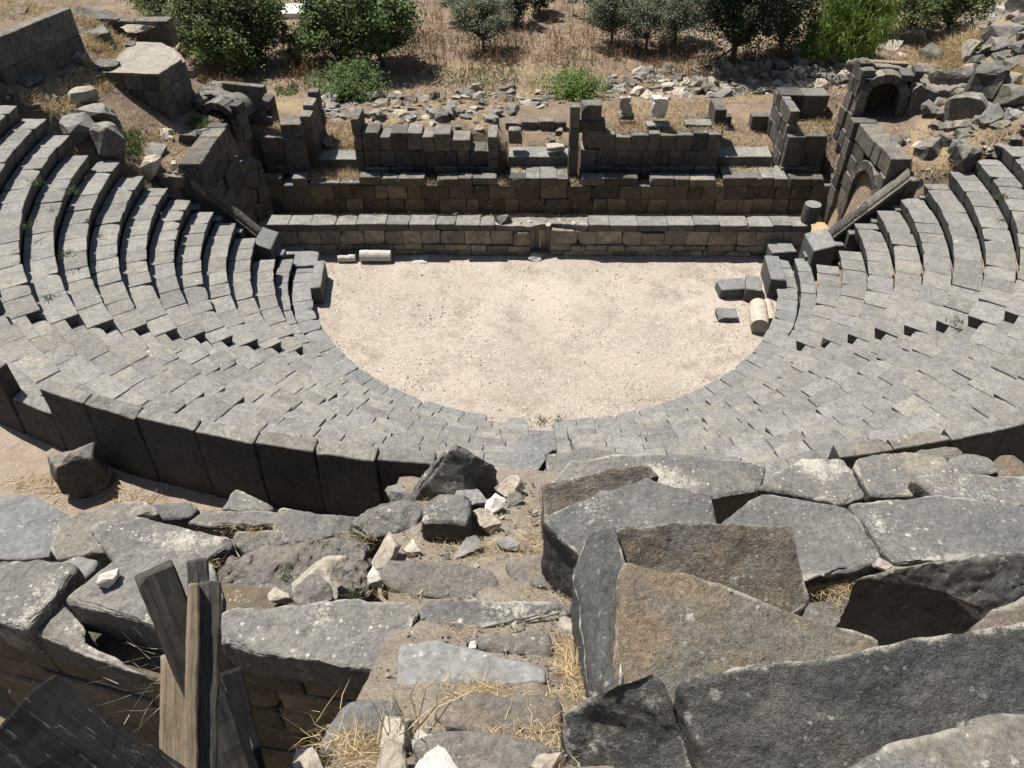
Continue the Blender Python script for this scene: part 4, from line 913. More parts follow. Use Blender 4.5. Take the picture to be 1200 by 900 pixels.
big_rock('stone', atz(1036, 664, 10.33), .24, M['lime'], 'small cream stone wedged at the end of the long crack', 'rock', 41, .6)
def ZL(pts, off=0.0): return zf(sum(p[1] for p in pts)/len(pts))+off
# central stair stones
slab([(608, 512), (622, 508), (650, 505), (653, 528), (640, 534), (631, 551), (617, 557), (597, 554), (600, 535)], ZL([(608, 512), (622, 508), (650, 505), (653, 528), (640, 534), (631, 551), (617, 557), (597, 554), (600, 535)], 0.05), .22, 'bench', 'smooth bluish broken slab tilted at the head of the central stair', res=.07, amp=.02, bev=.02)
slab([(640, 530), (690, 522), (765, 534), (700, 556), (640, 568)], ZL([(640, 530), (690, 522), (765, 534), (700, 556), (640, 568)], -0.05), .4, 'fg', 'rough dark slab right of the bluish broken slab', **kw)
slab([(632, 566), (665, 560), (668, 600), (634, 602)], ZL([(632, 566), (665, 560), (668, 600), (634, 602)], 0), .3, 'rough', 'worn earthy step stone beside the right stack', **kw)
slab([(590, 655), (640, 645), (668, 668), (660, 690), (600, 692)], zf(672)+.06, .25, 'rough', 'flat worn stone in the dirt under the big grey slab', **kw)
slab([(540, 745), (600, 736), (650, 740), (652, 772), (600, 770)], zf(755)+.02, .25, 'rough', 'half-buried grey stone between two steps of the central stair', **kw)
slab([(480, 862), (560, 850), (640, 862), (660, 905), (560, 930), (490, 910)], zf(890)+.05, .3, 'rough', 'lowest broad worn step stone at the bottom of the stair', **kw)
slab([(440, 676), (450, 655), (520, 655), (580, 668), (588, 690), (540, 702), (480, 700)], ZL([(440, 676), (450, 655), (520, 655), (580, 668), (588, 690), (540, 702), (480, 700)], 0.12), .35, 'rough', 'worn grey-brown step stone across the middle of the central stair', **kw)
slab([(486, 714), (500, 700), (560, 703), (640, 706), (692, 708), (665, 722), (560, 735), (505, 742)], ZL([(486, 714), (500, 700), (560, 703), (640, 706), (692, 708), (665, 722), (560, 735), (505, 742)], 0.1), .3, 'fg', 'blue-grey step stone below the worn one on the central stair', **kw)
slab([(468, 757), (500, 748), (560, 755), (640, 780), (642, 800), (560, 810), (462, 814)], ZL([(468, 757), (500, 748), (560, 755), (640, 780), (642, 800), (560, 810), (462, 814)], 0.12), .35, 'bench', 'smooth grey step slab left of the straw clump on the central stair', res=.07, amp=.025, bev=.03)
slab([(500, 826), (560, 808), (640, 810), (664, 818), (655, 860), (540, 880)], ZL([(500, 826), (560, 808), (640, 810), (664, 818), (655, 860), (540, 880)], 0.1), .3, 'rough', 'earthy step stone low on the central stair', **kw)
slab([(400, 815), (430, 808), (466, 815), (472, 840), (447, 868), (370, 884), (380, 850)], ZL([(400, 815), (430, 808), (466, 815), (472, 840), (447, 868), (370, 884), (380, 850)], 0.1), .45, 'fg', 'grey corner slab beside the dark pit at the foot of the stair', **kw)
slab([(610, 650), (690, 640), (700, 700), (620, 690)], ZL([(610, 650), (690, 640), (700, 700), (620, 690)], 0), .3, 'rough', 'half-buried rough stone by the base of the big grey slab', **kw)
def hull_rock(name, pts, mat, label, cat='boulder', res=.06, amp=.03, seed=1):
    bm = bmesh.new()
    for x, y, z in pts: bm.verts.new(atz(x, y, z))
    bmesh.ops.convex_hull(bm, input=bm.verts[:]); bmesh.ops.delete(bm, geom=[v for v in bm.verts if not v.link_faces], context='VERTS')
    bmesh.ops.dissolve_limit(bm, angle_limit=R(10), verts=bm.verts[:], edges=bm.edges[:])
    bmesh.ops.bevel(bm, geom=bm.edges[:], offset=.03, segments=2, affect='EDGES', clamp_overlap=True); bmesh.ops.triangulate(bm, faces=bm.faces[:])
    for it in range(6):
        lg = [e for e in bm.edges if e.calc_length() > res]
        if not lg: break
        bmesh.ops.subdivide_edges(bm, edges=lg, cuts=1); bmesh.ops.triangulate(bm, faces=[f for f in bm.faces if len(f.verts) > 3])
    for v in bm.verts: v.co += noise.noise_vector(v.co*2+Vector((seed, 0, 0)))*amp*1.3 + noise.noise_vector(v.co*7+Vector((seed, 0, 0)))*amp*.6 + noise.noise_vector(v.co*18+Vector((seed, 0, 0)))*amp*.3
    bm.verts.index_update(); vs = [v.co.copy() for v in bm.verts]; fs = [tuple(v.index for v in f.verts) for f in bm.faces]; bm.free()
    return tag(raw(name, vs, fs, mat, None, True), label, cat)
hull_rock('boulder', [(466, 606, 8.8), (505, 618, 8.8), (578, 600, 8.8), (560, 565, 8.8), (484, 572, 8.8), (532, 518, 9.85), (553, 526, 9.75), (582, 548, 9.4), (584, 560, 9.25), (500, 545, 9.5), (476, 590, 9.05), (545, 585, 9.2)], M['fgpale'], 'large dark pyramid-shaped boulder at the head of the central stair', seed=3)
hull_rock('boulder', [(404, 640, 9.0), (440, 660, 9.0), (500, 640, 9.0), (495, 600, 9.0), (420, 605, 9.0), (412, 617, 9.5), (432, 600, 9.6), (468, 586, 9.6), (500, 598, 9.5), (492, 622, 9.45), (440, 632, 9.45)], M['fg'], 'low dark craggy boulder left of the rubble on the stair', seed=12, amp=.05)
FR = [
 ('stone', 472, 590, 40, 'fgpale', .8, 5, 'pale speckled lump behind the dark pyramid-shaped boulder', 'rock'), ('stone', 598, 577, 37, 'lime', .75, 6, 'cream angular stone highest in the stair rubble', 'rock'),
 ('stone', 571, 617, 38, 'lime', .8, 7, 'tan rounded stone right of the squared dark block', 'rock'), ('stone', 578, 598, 30, 'white', .8, 8, 'small cream angular stone above the tan rounded one', 'rock'),
 ('stone', 597, 642, 28, 'cope', .7, 9, 'light grey pointed stone alone on the straw of the stair', 'rock'), ('stone', 451, 652, 50, 'lime', .6, 10, 'cream broken limestone below the craggy boulder', 'rock'),
 ('stone', 552, 590, 42, 'bench', .6, 11, 'bluish flat stone behind the squared dark block', 'rock'), ('stone', 567, 570, 38, 'lime', .6, 13, 'tan flat stone at the foot of the pyramid-shaped boulder', 'rock'),
 ('stone', 441, 682, 25, 'white', 1.0, 14, 'bright white stone at the left end of the worn step', 'rock'), ('stone', 603, 587, 22, 'rock', .6, 15, 'small dark stone below the highest cream stone', 'rock'),
 ('stone', 484, 647, 24, 'lime', .6, 16, 'small cream stone right of the broken limestone', 'rock'), ('stone', 543, 646, 40, 'cope', .35, 17, 'flat pale grey stone half buried in straw above the worn step', 'rock'),
 ('stone', 378, 684, 82, 'lime', .5, 18, 'long rough limestone ridge left of the stair', 'rock'), ('stone', 366, 703, 56, 'rough', .6, 19, 'brown squared stone in front of the limestone ridge', 'rock'), ('stone', 330, 706, 30, 'lime', .7, 20, 'small tan stone left of the brown squared stone', 'rock'),
 ('stone', 602, 738, 17, 'lime', 1.0, 21, 'small tan stone lying on the blue-grey step', 'rock'), ('stone', 664, 742, 40, 'lime', .6, 22, 'cream stone beside the straw clump and the brown block', 'rock'), ('stone', 554, 759, 13, 'white', .8, 23, 'tiny white stone on the smooth grey step slab', 'rock'),
 ('stone', 492, 725, 16, 'cope', 1.0, 24, 'small grey stone at the left end of the blue-grey step', 'rock'), ('stone', 468, 872, 48, 'lime', .8, 25, 'cream rough stone in the cluster at the bottom of the stair', 'rock'), ('stone', 502, 872, 38, 'white', .95, 26, 'white angular stone in the cluster at the bottom of the stair', 'rock'),
 ('stone', 460, 900, 48, 'lime', .7, 27, 'cream stone cut by the bottom edge, left in the cluster', 'rock'), ('stone', 512, 906, 52, 'white', .7, 28, 'pale stone cut by the bottom edge, right in the cluster', 'rock'), ('stone', 365, 902, 40, 'lime', .7, 29, 'pale stone in dry stalks at the bottom left of the stair', 'rock'), ('stone', 645, 898, 40, 'lime', .6, 30, 'pale stone at the bottom beside the dark end block', 'rock'),
 ('stone', 536, 860, 24, 'rough', .8, 31, 'small brown stone right of the white angular stone', 'rock'), ('stone', 131, 682, 23, 'white', 1.0, 32, 'lone white stone lying on the speckled left slab', 'rock'), ('stone', 525, 568, 26, 'rough', .6, 34, 'brown stone in straw below the pyramid-shaped boulder', 'rock')]
for nm, px, py, w, mt, hs, sd_, lab, cat in FR:
    p = on(px, py, -.05) if px != 131 else atz(px, py, 10.36)
    sz_ = psize(w, p)*1.12
    big_rock(nm, p, sz_, M[mt], lab, cat, sd_, hs, .9, (sd_*1.7) % 6.28 if w < 80 else {3: .5, 12: .3}.get(sd_, 0), .06 if w > 60 else .05, .045, .8, 11 if w > 80 else 13)
p = on(523, 628, -.05); sq = psize(54, p)
tag(block('stone_block', [p+Vector(v) for v in ((-sq*.5, -sq*.1, -.1), (sq*.5, -sq*.2, -.1), (sq*.55, sq*.6, -.1), (-sq*.45, sq*.7, -.1), (-sq*.5, -sq*.1, sq*.62), (sq*.5, -sq*.2, sq*.66), (sq*.55, sq*.6, sq*.66), (-sq*.45, sq*.7, sq*.62))], M['fg'], None, n=(9, 9, 8), ch=.03, amp=.03, chips=3, chipr=.12, fr=4), 'squared dark block with a shaded front in the middle of the stair rubble', 'stone block')
for k in ('lime', 'rough', 'cope'):
    vs = []; fs = []
    for _ in range(420):
        py = rnd.uniform(565, 900); px = rnd.uniform(470 if py < 780 else 440, 690)
        p = on(px, py, -.06); sz = psize(rnd.uniform(2, 5.5) if rnd.random() < .85 else rnd.uniform(5, 11), p); rv_, rf = rock_data(rnd.randrange(40)+300, .7, 8); m_ = Matrix.Rotation(rnd.uniform(0, 6.28), 3, 'Z'); b0 = len(vs)
        for v in rv_: q_ = m_ @ Vector((v.x*sz, v.y*sz, v.z*sz*.8)); vs.append(p+q_)
        fs += [tuple(b0+i for i in f) for f in rf]
    stuff(raw('pebbles', vs, fs, M[k]))
# left side slabs
slab([(-60, 580), (0, 580), (42, 580), (88, 607), (62, 634), (58, 653), (15, 657), (-60, 650)], 8.6, .5, 'bench', 'smooth cracked grey slab at the left edge beside the walkway', res=.08, amp=.02, bev=.03)
slab([(60, 640), (70, 612), (97, 598), (140, 588), (172, 588), (188, 602), (150, 610), (125, 628), (128, 650), (66, 656)], 8.95, .45, 'fgpale', 'brown slab edge crusted with cream lichen left of the long grey slab', res=.07, amp=.05, bev=.04)
slab([(104, 622), (118, 606), (160, 603), (272, 630), (273, 642), (240, 656), (210, 668), (135, 664)], 9.45, .55, 'fgpale', 'long grey slab sprinkled with white lichen behind the timbers', **kw)
slab([(72, 704), (116, 664), (150, 640), (226, 642), (248, 662), (262, 700), (258, 752), (192, 737)], 10.35, .5, 'fgpale', 'big speckled slab overhanging the pit behind the timber posts', **kw)
slab([(-60, 676), (0, 664), (42, 650), (86, 655), (92, 666), (62, 700), (28, 738), (0, 730), (-60, 718)], 10.2, .5, 'fgpale', 'pale tan slab at the left edge above the pit wall', **kw)
slab([(25, 739), (70, 708), (99, 737), (96, 757), (140, 772), (170, 790), (120, 775)], 10.05, .4, 'fgpale', 'pale wedge slab on the pit wall below the speckled slab', **kw)
slab([(254, 724), (268, 712), (330, 708), (420, 700), (482, 704), (490, 714), (476, 740), (463, 788), (420, 784), (340, 769), (254, 758)], 10.6, .38, 'fgpale', 'long grey lichened lintel slab roofing the dark pit', res=.06, amp=.05, bev=.06)
slab([(250, 706), (248, 672), (268, 646), (330, 638), (382, 630), (428, 632), (440, 668), (425, 700), (330, 712)], 9.85, .6, 'rough', 'mass of pinkish crumbling rubble stone above the lintel slab', res=.06, amp=.11, bev=.05, fr=1.3, hf=.6)
slab([(170, 600), (172, 590), (222, 586), (236, 596), (220, 606), (190, 608)], 8.8, .35, 'fg', 'dark broken stone lying on the walkway edge at the left', **kw)
slab([(216, 610), (240, 597), (330, 597), (351, 606), (349, 618), (300, 616), (250, 616)], 9.0, .3, 'fg', 'long narrow grey slab edging the walkway', **kw)
slab([(257, 597), (276, 571), (321, 592), (316, 600)], 8.75, .4, 'fgpale', 'pointed speckled stone against the foot of the backrest wall', **kw)
slab([(318, 612), (325, 595), (398, 603), (412, 616), (380, 632), (340, 642), (320, 630)], 9.2, .4, 'fg', 'rounded blue-grey slab right of the narrow one at the walkway', **kw)
slab([(270, 632), (275, 622), (330, 620), (345, 632), (330, 645), (285, 648)], 9.4, .35, 'fg', 'grey stone with a small dark ledge behind the pinkish rubble', **kw)
slab([(395, 600), (440, 606), (450, 640), (420, 645), (385, 625)], 9.3, .4, 'fg', 'low grey slab left of the craggy boulder', **kw)
slab([(60, 660), (90, 648), (118, 655), (105, 672), (84, 690), (62, 690)], 9.7, .4, 'bench', 'small grey slab wedged between the pale tan and speckled slabs', **kw)
big_rock('boulder', atz(103, 566, ZW), psize(60, atz(103, 566, ZW)), M['rock'], 'lone dark boulder with a pale top on the walkway before the backrest wall', 'boulder', 57, 1.25, .95, .4, .07, .03, .85, 14)
# coursed wall of the collapsed vault under the slabs
a, b = atz(-70, 728, 9.75), atz(215, 806, 9.75)
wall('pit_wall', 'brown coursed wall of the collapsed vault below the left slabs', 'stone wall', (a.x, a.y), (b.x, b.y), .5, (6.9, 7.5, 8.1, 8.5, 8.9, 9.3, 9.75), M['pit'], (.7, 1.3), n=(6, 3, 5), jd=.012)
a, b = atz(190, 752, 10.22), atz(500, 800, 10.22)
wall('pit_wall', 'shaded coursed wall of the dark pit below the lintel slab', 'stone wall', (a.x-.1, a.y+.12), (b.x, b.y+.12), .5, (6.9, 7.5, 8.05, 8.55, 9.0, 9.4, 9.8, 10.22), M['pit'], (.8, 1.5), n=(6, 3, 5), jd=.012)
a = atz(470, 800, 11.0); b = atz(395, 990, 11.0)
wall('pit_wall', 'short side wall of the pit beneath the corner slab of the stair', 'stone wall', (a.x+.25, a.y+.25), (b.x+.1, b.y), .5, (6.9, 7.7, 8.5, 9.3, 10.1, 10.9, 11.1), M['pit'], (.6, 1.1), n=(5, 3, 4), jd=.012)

# timbers
def beam(name, pa, pb, w, h, mat, label=None, cat='timber', parent=None, upv=None, group=None, amp=.006):
    pa, pb = Vector(pa), Vector(pb); L = (pb-pa).length; ax = (pb-pa)/L
    tocam = (CAM-(pa+pb)/2); zx = (tocam-ax*tocam.dot(ax)).normalized() if upv is None else (upv-ax*upv.dot(ax)).normalized(); yx = zx.cross(ax)
    vs, fs = hexa([(0, -w/2, -h), (L, -w/2, -h), (L, w/2, -h), (0, w/2, -h), (0, -w/2, 0), (L, -w/2, 0), (L, w/2, 0), (0, w/2, 0)], n=(22, 5, 5), ch=.008, amp=amp, chips=2, chipr=.05, seed=int(w*1000+L*77), fr=9)
    me = bpy.data.meshes.new(name); me.from_pydata(vs, [], fs); me.materials.append(mat); me.update()
    o = bpy.data.objects.new(name, me); COL.objects.link(o)
    o.matrix_world = Matrix(((ax.x, yx.x, zx.x, pa.x), (ax.y, yx.y, zx.y, pa.y), (ax.z, yx.z, zx.z, pa.z), (0, 0, 0, 1)))
    return tag(o, label, cat, group) if label else o
beam('timber_post', atd(246, 680, 3.2), atd(237, 990, 3.25), .082, .1, M['wood'], 'grey weathered upright post crossing in front of the diagonal timber', 'timber')
beam('timber_batten', atd(227, 682, 3.15), atd(222, 990, 3.2), .045, .1, M['woodlight'], 'narrow split pale batten fixed along the left side of the grey post', 'timber')
beam('timber_brace', atd(181, 670, 3.25), atd(300, 960, 3.6), .14, .1, M['wood'], 'thick dark diagonal timber leaning behind the grey post', 'timber')
beam('timber_brace', atd(262, 790, 3.75), atd(310, 1000, 3.9), .16, .1, M['char'], 'black lower timber slanting down to the right behind the grey post', 'timber')
beam('timber_post', atd(207, 762, 3.6), atd(206, 990, 3.6), .12, .06, M['woodlight'], 'short pale plank standing left of the post under the diagonal timber', 'timber')
beam('timber_stub', atd(231, 655, 3.7), atd(236, 720, 3.7), .09, .06, M['wood'], 'broken grey stub sticking up behind the grey post', 'timber')
beam('timber_beam', atd(-12, 862, 2.35), atd(190, 1012, 2.35), .2, .2, M['char'], 'massive tarred black beam end in the lower left corner', 'timber', upv=Vector((-.25, -.5, .9)), amp=.012)
beam('timber_beam', atd(-30, 880, 2.55), atd(120, 985, 2.5), .16, .16, M['wood'], 'brown timber under the tarred black beam at the corner', 'timber')

# ------------------------------------------------------------------ dry growth
class Blades:
    def __init__(s): s.v = []; s.f = []
    def blade(s, p, d, L, w, bend=.3):
        d = d.normalized(); sdv = d.cross(Vector((rnd.gauss(0, 1), rnd.gauss(0, 1), rnd.gauss(0, .4)))).normalized()*w
        m_ = p+d*L*.55; e = p+d*L+Vector((rnd.gauss(0, bend), rnd.gauss(0, bend), -abs(rnd.gauss(0, bend))*.7))*L*.6
        i = len(s.v); s.v += [p-sdv, p+sdv, m_+sdv*.8, m_-sdv*.8, e]; s.f += [(i, i+1, i+2, i+3), (i+3, i+2, i+4)]
    def leaf(s, p, n, L, w):
        n = n.normalized(); a = n.cross(Vector((rnd.gauss(0, 1), rnd.gauss(0, 1), rnd.gauss(0, 1)))).normalized(); b = n.cross(a)
        i = len(s.v); s.v += [p-a*L*.5, p+b*w*.5, p+a*L*.5, p-b*w*.5]; s.f.append((i, i+1, i+2, i+3))
    def done(s, name, mat, parent=None):
        if not s.v: return None
        return raw(name, s.v, s.f, mat, parent)
def rv(up=.8, sp_=.5): return Vector((rnd.gauss(0, sp_), rnd.gauss(0, sp_), abs(rnd.gauss(up, .25))))
# straw over hillside and ledges
B = Blades()
for poly, n, L in (([(60, 100), (130, 60), (160, 62), (110, 130), (60, 135), (20, 115)], 2200, .26), ([(60, 20), (250, 0), (240, 45), (120, 40)], 1500, .35), ([(0, 0), (120, 0), (80, 20), (0, 25)], 500, .3), ([(1005, 150), (1080, 148), (1140, 200), (1080, 205), (1050, 185)], 700, .16), ([(140, 130), (200, 140), (225, 180), (150, 180)], 500, .2), ([(420, 100), (700, 108), (700, 122), (420, 125)], 900, .25), ([(700, 80), (1000, 70), (1000, 120), (700, 125)], 1600, .25), ([(100, 42), (190, 45), (130, 62), (100, 60)], 900, .3), ([(1010, 95), (1100, 40), (1130, 30), (1125, 95), (1050, 120)], 2200, .45), ([(1080, 60), (1130, 30), (1150, 45), (1110, 90)], 1300, .55),
                   ([(1180, 75), (1200, 80), (1200, 105), (1165, 100)], 500, .4), ([(1080, 150), (1140, 120), (1195, 150), (1130, 200)], 700, .22), ([(150, 145), (250, 160), (225, 210), (165, 200)], 500, .22),
                   ([(590, 140), (660, 140), (665, 178), (595, 178)], 500, .18), ([(842, 145), (905, 145), (905, 182), (842, 182)], 700, .2), ([(370, 140), (425, 145), (420, 185), (372, 185)], 900, .3), ([(700, 125), (840, 118), (830, 150), (712, 150)], 1500, .25), ([(420, 112), (590, 108), (580, 150), (430, 152)], 700, .22)):
    for _ in range(n):
        x, y = pick(poly); p = ground(x, y)
        for _ in range(2): B.blade(p+Vector((rnd.gauss(0, .06), rnd.gauss(0, .06), -.02)), rv(.7, .55), L*rnd.uniform(.5, 1.4), .012)
stuff(B.done('dry_straw', M['straw']))
B = Blades()          # straw tufts on the ledges and stage floor of the ruin
def ledge(pxa, pxb, y0, y1, z, n, L=.25):
    for _ in range(n):
        px = rnd.uniform(pxa, pxb); y = rnd.uniform(y0, y1); x = atY(px, 200, y).x
        for _ in range(2): B.blade(Vector((x+rnd.gauss(0, .05), y, z)), rv(.6, .6), L*rnd.uniform(.5, 1.4), .011)
ledge(690, 840, 5.9, 6.6, 2.8, 700); ledge(920, 1000, 5.9, 7.4, 2.72, 500); ledge(300, 345, 5.9, 7.0, 2.7, 300); ledge(360, 422, 5.0, 6.0, 1.0, 350, .35); ledge(583, 597, 4.85, 5.6, .9, 120); ledge(667, 681, 4.85, 5.6, .9, 120); ledge(838, 850, 4.85, 5.6, .9, 120)
ledge(498, 512, 4.85, 5.4, .88, 80); ledge(905, 925, 4.85, 5.4, .9, 120); ledge(318, 950, 4.2, 4.75, FLOOR, 900, .22); ledge(400, 580, 1.7, 2.1, .95, 60, .12); ledge(596, 668, 5.3, 6.0, 1.2, 180, .15); ledge(850, 905, 5.3, 6.0, 1.2, 200, .18)
stuff(B.done('dry_straw', M['straw']))
B = Blades()          # trampled straw on the near stair and in the cracks
for (x0, x1, y0, y1, n, L) in ((655, 690, 720, 815, 1500, .2), (600, 665, 590, 700, 1100, .16), (500, 640, 630, 660, 900, .14), (520, 600, 795, 830, 420, .2), (380, 470, 845, 900, 650, .22), (560, 690, 815, 900, 900, .15), (480, 560, 560, 600, 260, .16), (950, 1005, 672, 706, 420, .16), (390, 440, 622, 640, 160, .15), (255, 345, 616, 632, 200, .14), (430, 500, 690, 705, 160, .12), (500, 560, 715, 750, 200, .1), (235, 262, 655, 672, 70, .16), (1108, 1130, 712, 728, 60, .12), (1110, 1150, 690, 720, 60, .1)):
    for _ in range(n):
        px = rnd.gauss((x0+x1)/2, (x1-x0)/3.6); py = rnd.gauss((y0+y1)/2, (y1-y0)/3.6)
        p = on(px, py, -.085) if not (950 <= x0 < 1006) else atz(px, py, 10.15); a = rnd.uniform(0, 6.28)
        B.blade(p+Vector((0, 0, rnd.uniform(0, .04))), Vector((math.cos(a), math.sin(a), rnd.uniform(-.05, .35))), L*rnd.uniform(.3, .9), .0022, .3)
for i in range(26):   # a few long bent stalks
    p = on(rnd.uniform(450, 500), rnd.uniform(850, 880), -.05); B.blade(p, Vector((rnd.uniform(-.3, .7), rnd.uniform(-.1, .6), .8)), rnd.uniform(.3, .6), .004, .3)
for px in range(20, 330, 2):   # along the foot of the backrest wall and round the lone boulder
    for _ in range(5):
        py = 560+px*.09+rnd.gauss(0, 9) if px > 60 else rnd.uniform(560, 580)
        p = atz(px+rnd.gauss(0, 3), py, ZW+.01); a = rnd.uniform(0, 6.28)
        if math.hypot(p.x, p.y) > 19.7: B.blade(p, Vector((math.cos(a), math.sin(a), rnd.uniform(.1, .5))), rnd.uniform(.08, .22), .005, .25)
stuff(B.done('dry_straw', M['straw']))
B = Blades()          # tall brown thistles and stalks beyond the stage
for poly, n, L in (([(340, 60), (420, 70), (365, 112), (335, 100)], 260, 1.1), ([(520, 40), (760, 40), (730, 85), (630, 82), (540, 95)], 700, 1.0), ([(400, 40), (520, 45), (530, 80), (480, 95)], 420, .9), ([(800, 78), (920, 60), (930, 72), (880, 78)], 260, .8), ([(940, 70), (1010, 60), (1000, 75)], 120, .8), ([(600, 0), (800, 0), (800, 30), (600, 30)], 300, .9), ([(480, 0), (520, 0), (520, 60), (480, 60)], 160, .9), ([(330, 40), (390, 40), (390, 70), (330, 70)], 160, 1.1), ([(740, 70), (830, 60), (850, 95), (760, 100)], 220, .7), ([(220, 70), (260, 80), (300, 120), (245, 115)], 240, .7)):
    for _ in range(n):
        x, y = pick(poly); p = ground(x, y)
        h = L*rnd.uniform(.4, 1.1); d = Vector((rnd.gauss(0, .15), rnd.gauss(0, .15), 1)); B.blade(p, d, h, .014, .1)
        for _ in range(4): q = p+d*h*rnd.uniform(.3, 1); B.blade(q, rv(.7, .6), h*.25, .014, .2)
stuff(B.done('dry_weeds', M['weed']))
B = Blades()          # thin dry grass over the whole field
for _ in range(5000):
    x, y = rnd.uniform(230, 1180), 118*(rnd.random()**.8)
    p = ground(x, y)
    if p.y > 8: B.blade(p, rv(.8, .5), rnd.uniform(.15, .45), .016)
stuff(B.done('dry_field_grass', M['straw']))
B = Blades()
for _ in range(9000):
    x, y = rnd.uniform(230, 1180), 112*(rnd.random()**.8)
    if noise.noise((x*.012, y*.03, 5)) < -.15: continue
    p = ground(x, y)
    if p.y > 8: B.blade(p, rv(.8, .5), rnd.uniform(.15, .5), .018)
stuff(B.done('dry_field_weeds', M['weed']))
B = Blades()
for _ in range(2600):
    x, y = rnd.uniform(380, 1000), rnd.uniform(5, 112)
    if noise.noise((x*.014, y*.035, 21)) < .22: continue
    p = ground(x, y)
    if p.y > 9:
        for _ in range(2): B.blade(p, rv(.8, .6), rnd.uniform(.15, .4), .03)
stuff(B.done('green_scrub', M['lf_olive']))
B = Blades()          # green weeds in seat joints, on the left ledge and in the field
for px, py, n, zz in ((636, 495, 60, FLOOR+.5), (655, 492, 25, FLOOR+.5), (1172, 232, 70, 4.6), (85, 225, 60, 5.2), (45, 215, 40, 5.6), (1120, 378, 40, 3.6), (80, 298, 30, 4.8), (33, 265, 30, 5.3), (60, 350, 20, 4.9), (333, 672, 0, 10.9)):
    p0 = atz(px, py, zz)
    for _ in range(n): B.blade(p0+Vector((rnd.gauss(0, .09), rnd.gauss(0, .09), 0)), rv(.8, .5), rnd.uniform(.08, .25), .012)
for poly, n in (([(145, 155), (165, 155), (168, 185), (150, 180)], 220), ([(225, 138), (250, 145), (240, 155), (215, 152)], 220), ([(215, 200), (232, 195), (235, 215), (220, 222)], 120), ([(500, 85), (600, 75), (610, 100), (520, 105)], 500), ([(320, 105), (350, 100), (350, 112), (325, 115)], 160)):
    for _ in range(n):
        x, y = pick(poly); p = ground(x, y)
        for _ in range(2): B.blade(p, rv(.8, .5), rnd.uniform(.12, .35), .018)
for px, py, zz in ((333, 672, 9.9), (415, 698, 10.25)):
    p0 = atz(px, py, zz)
    for _ in range(34): B.blade(p0+Vector((rnd.gauss(0, .04), rnd.gauss(0, .03), 0)), rv(.9, .4), rnd.uniform(.05, .13), .004)
stuff(B.done('green_weeds', M['lf_mid']))
# bare shrub twigs against the pit wall
B = Blades(); t = empty('bare_twigs', atd(195, 800, 3.7), 'pale bare twigs curling left of the timbers against the pit wall', 'dry shrub')
for i in range(15):
    p = atd(195, rnd.uniform(755, 830), 3.7); d = Vector((-1, rnd.gauss(0, .4), rnd.gauss(0, .5)))
    for sgm in range(4):
        L_ = rnd.uniform(.05, .11); B.blade(p, d, L_, .0014, .05); p = p+d.normalized()*L_*.95; d += Vector((rnd.gauss(0, .3), rnd.gauss(0, .3), rnd.gauss(0, .35)))
B.done('twig', M['twig'], t)

for k, n_ in (('lime', 2600), ('rock', 3400)):          # gravel over the open ground round the ruin
    vs = []; fs = []
    for _ in range(n_):
        px = rnd.uniform(0, 1200); py = rnd.uniform(45, 215); p = ground(px, py)
        if -.2 < p.z-FLOOR < .3 or p.z < .3: continue
        sz = psize(rnd.uniform(.8, 2.4) if rnd.random() < .9 else rnd.uniform(2.4, 4.2), p)*.6; b0 = len(vs); a_ = rnd.uniform(0, 3)
        for q in range(5): an = a_+q*1.2566; rr_ = sz*rnd.uniform(.7, 1.2); vs.append(Vector((p.x+rr_*math.cos(an), p.y+rr_*math.sin(an), p.z-.02)))
        vs.append(Vector((p.x+rnd.gauss(0, sz*.3), p.y+rnd.gauss(0, sz*.3), p.z+sz*rnd.uniform(.5, 1)))); fs += [(b0+q, b0+(q+1) % 5, b0+5) for q in range(5)]
    stuff(raw('gravel', vs, fs, M[k]))

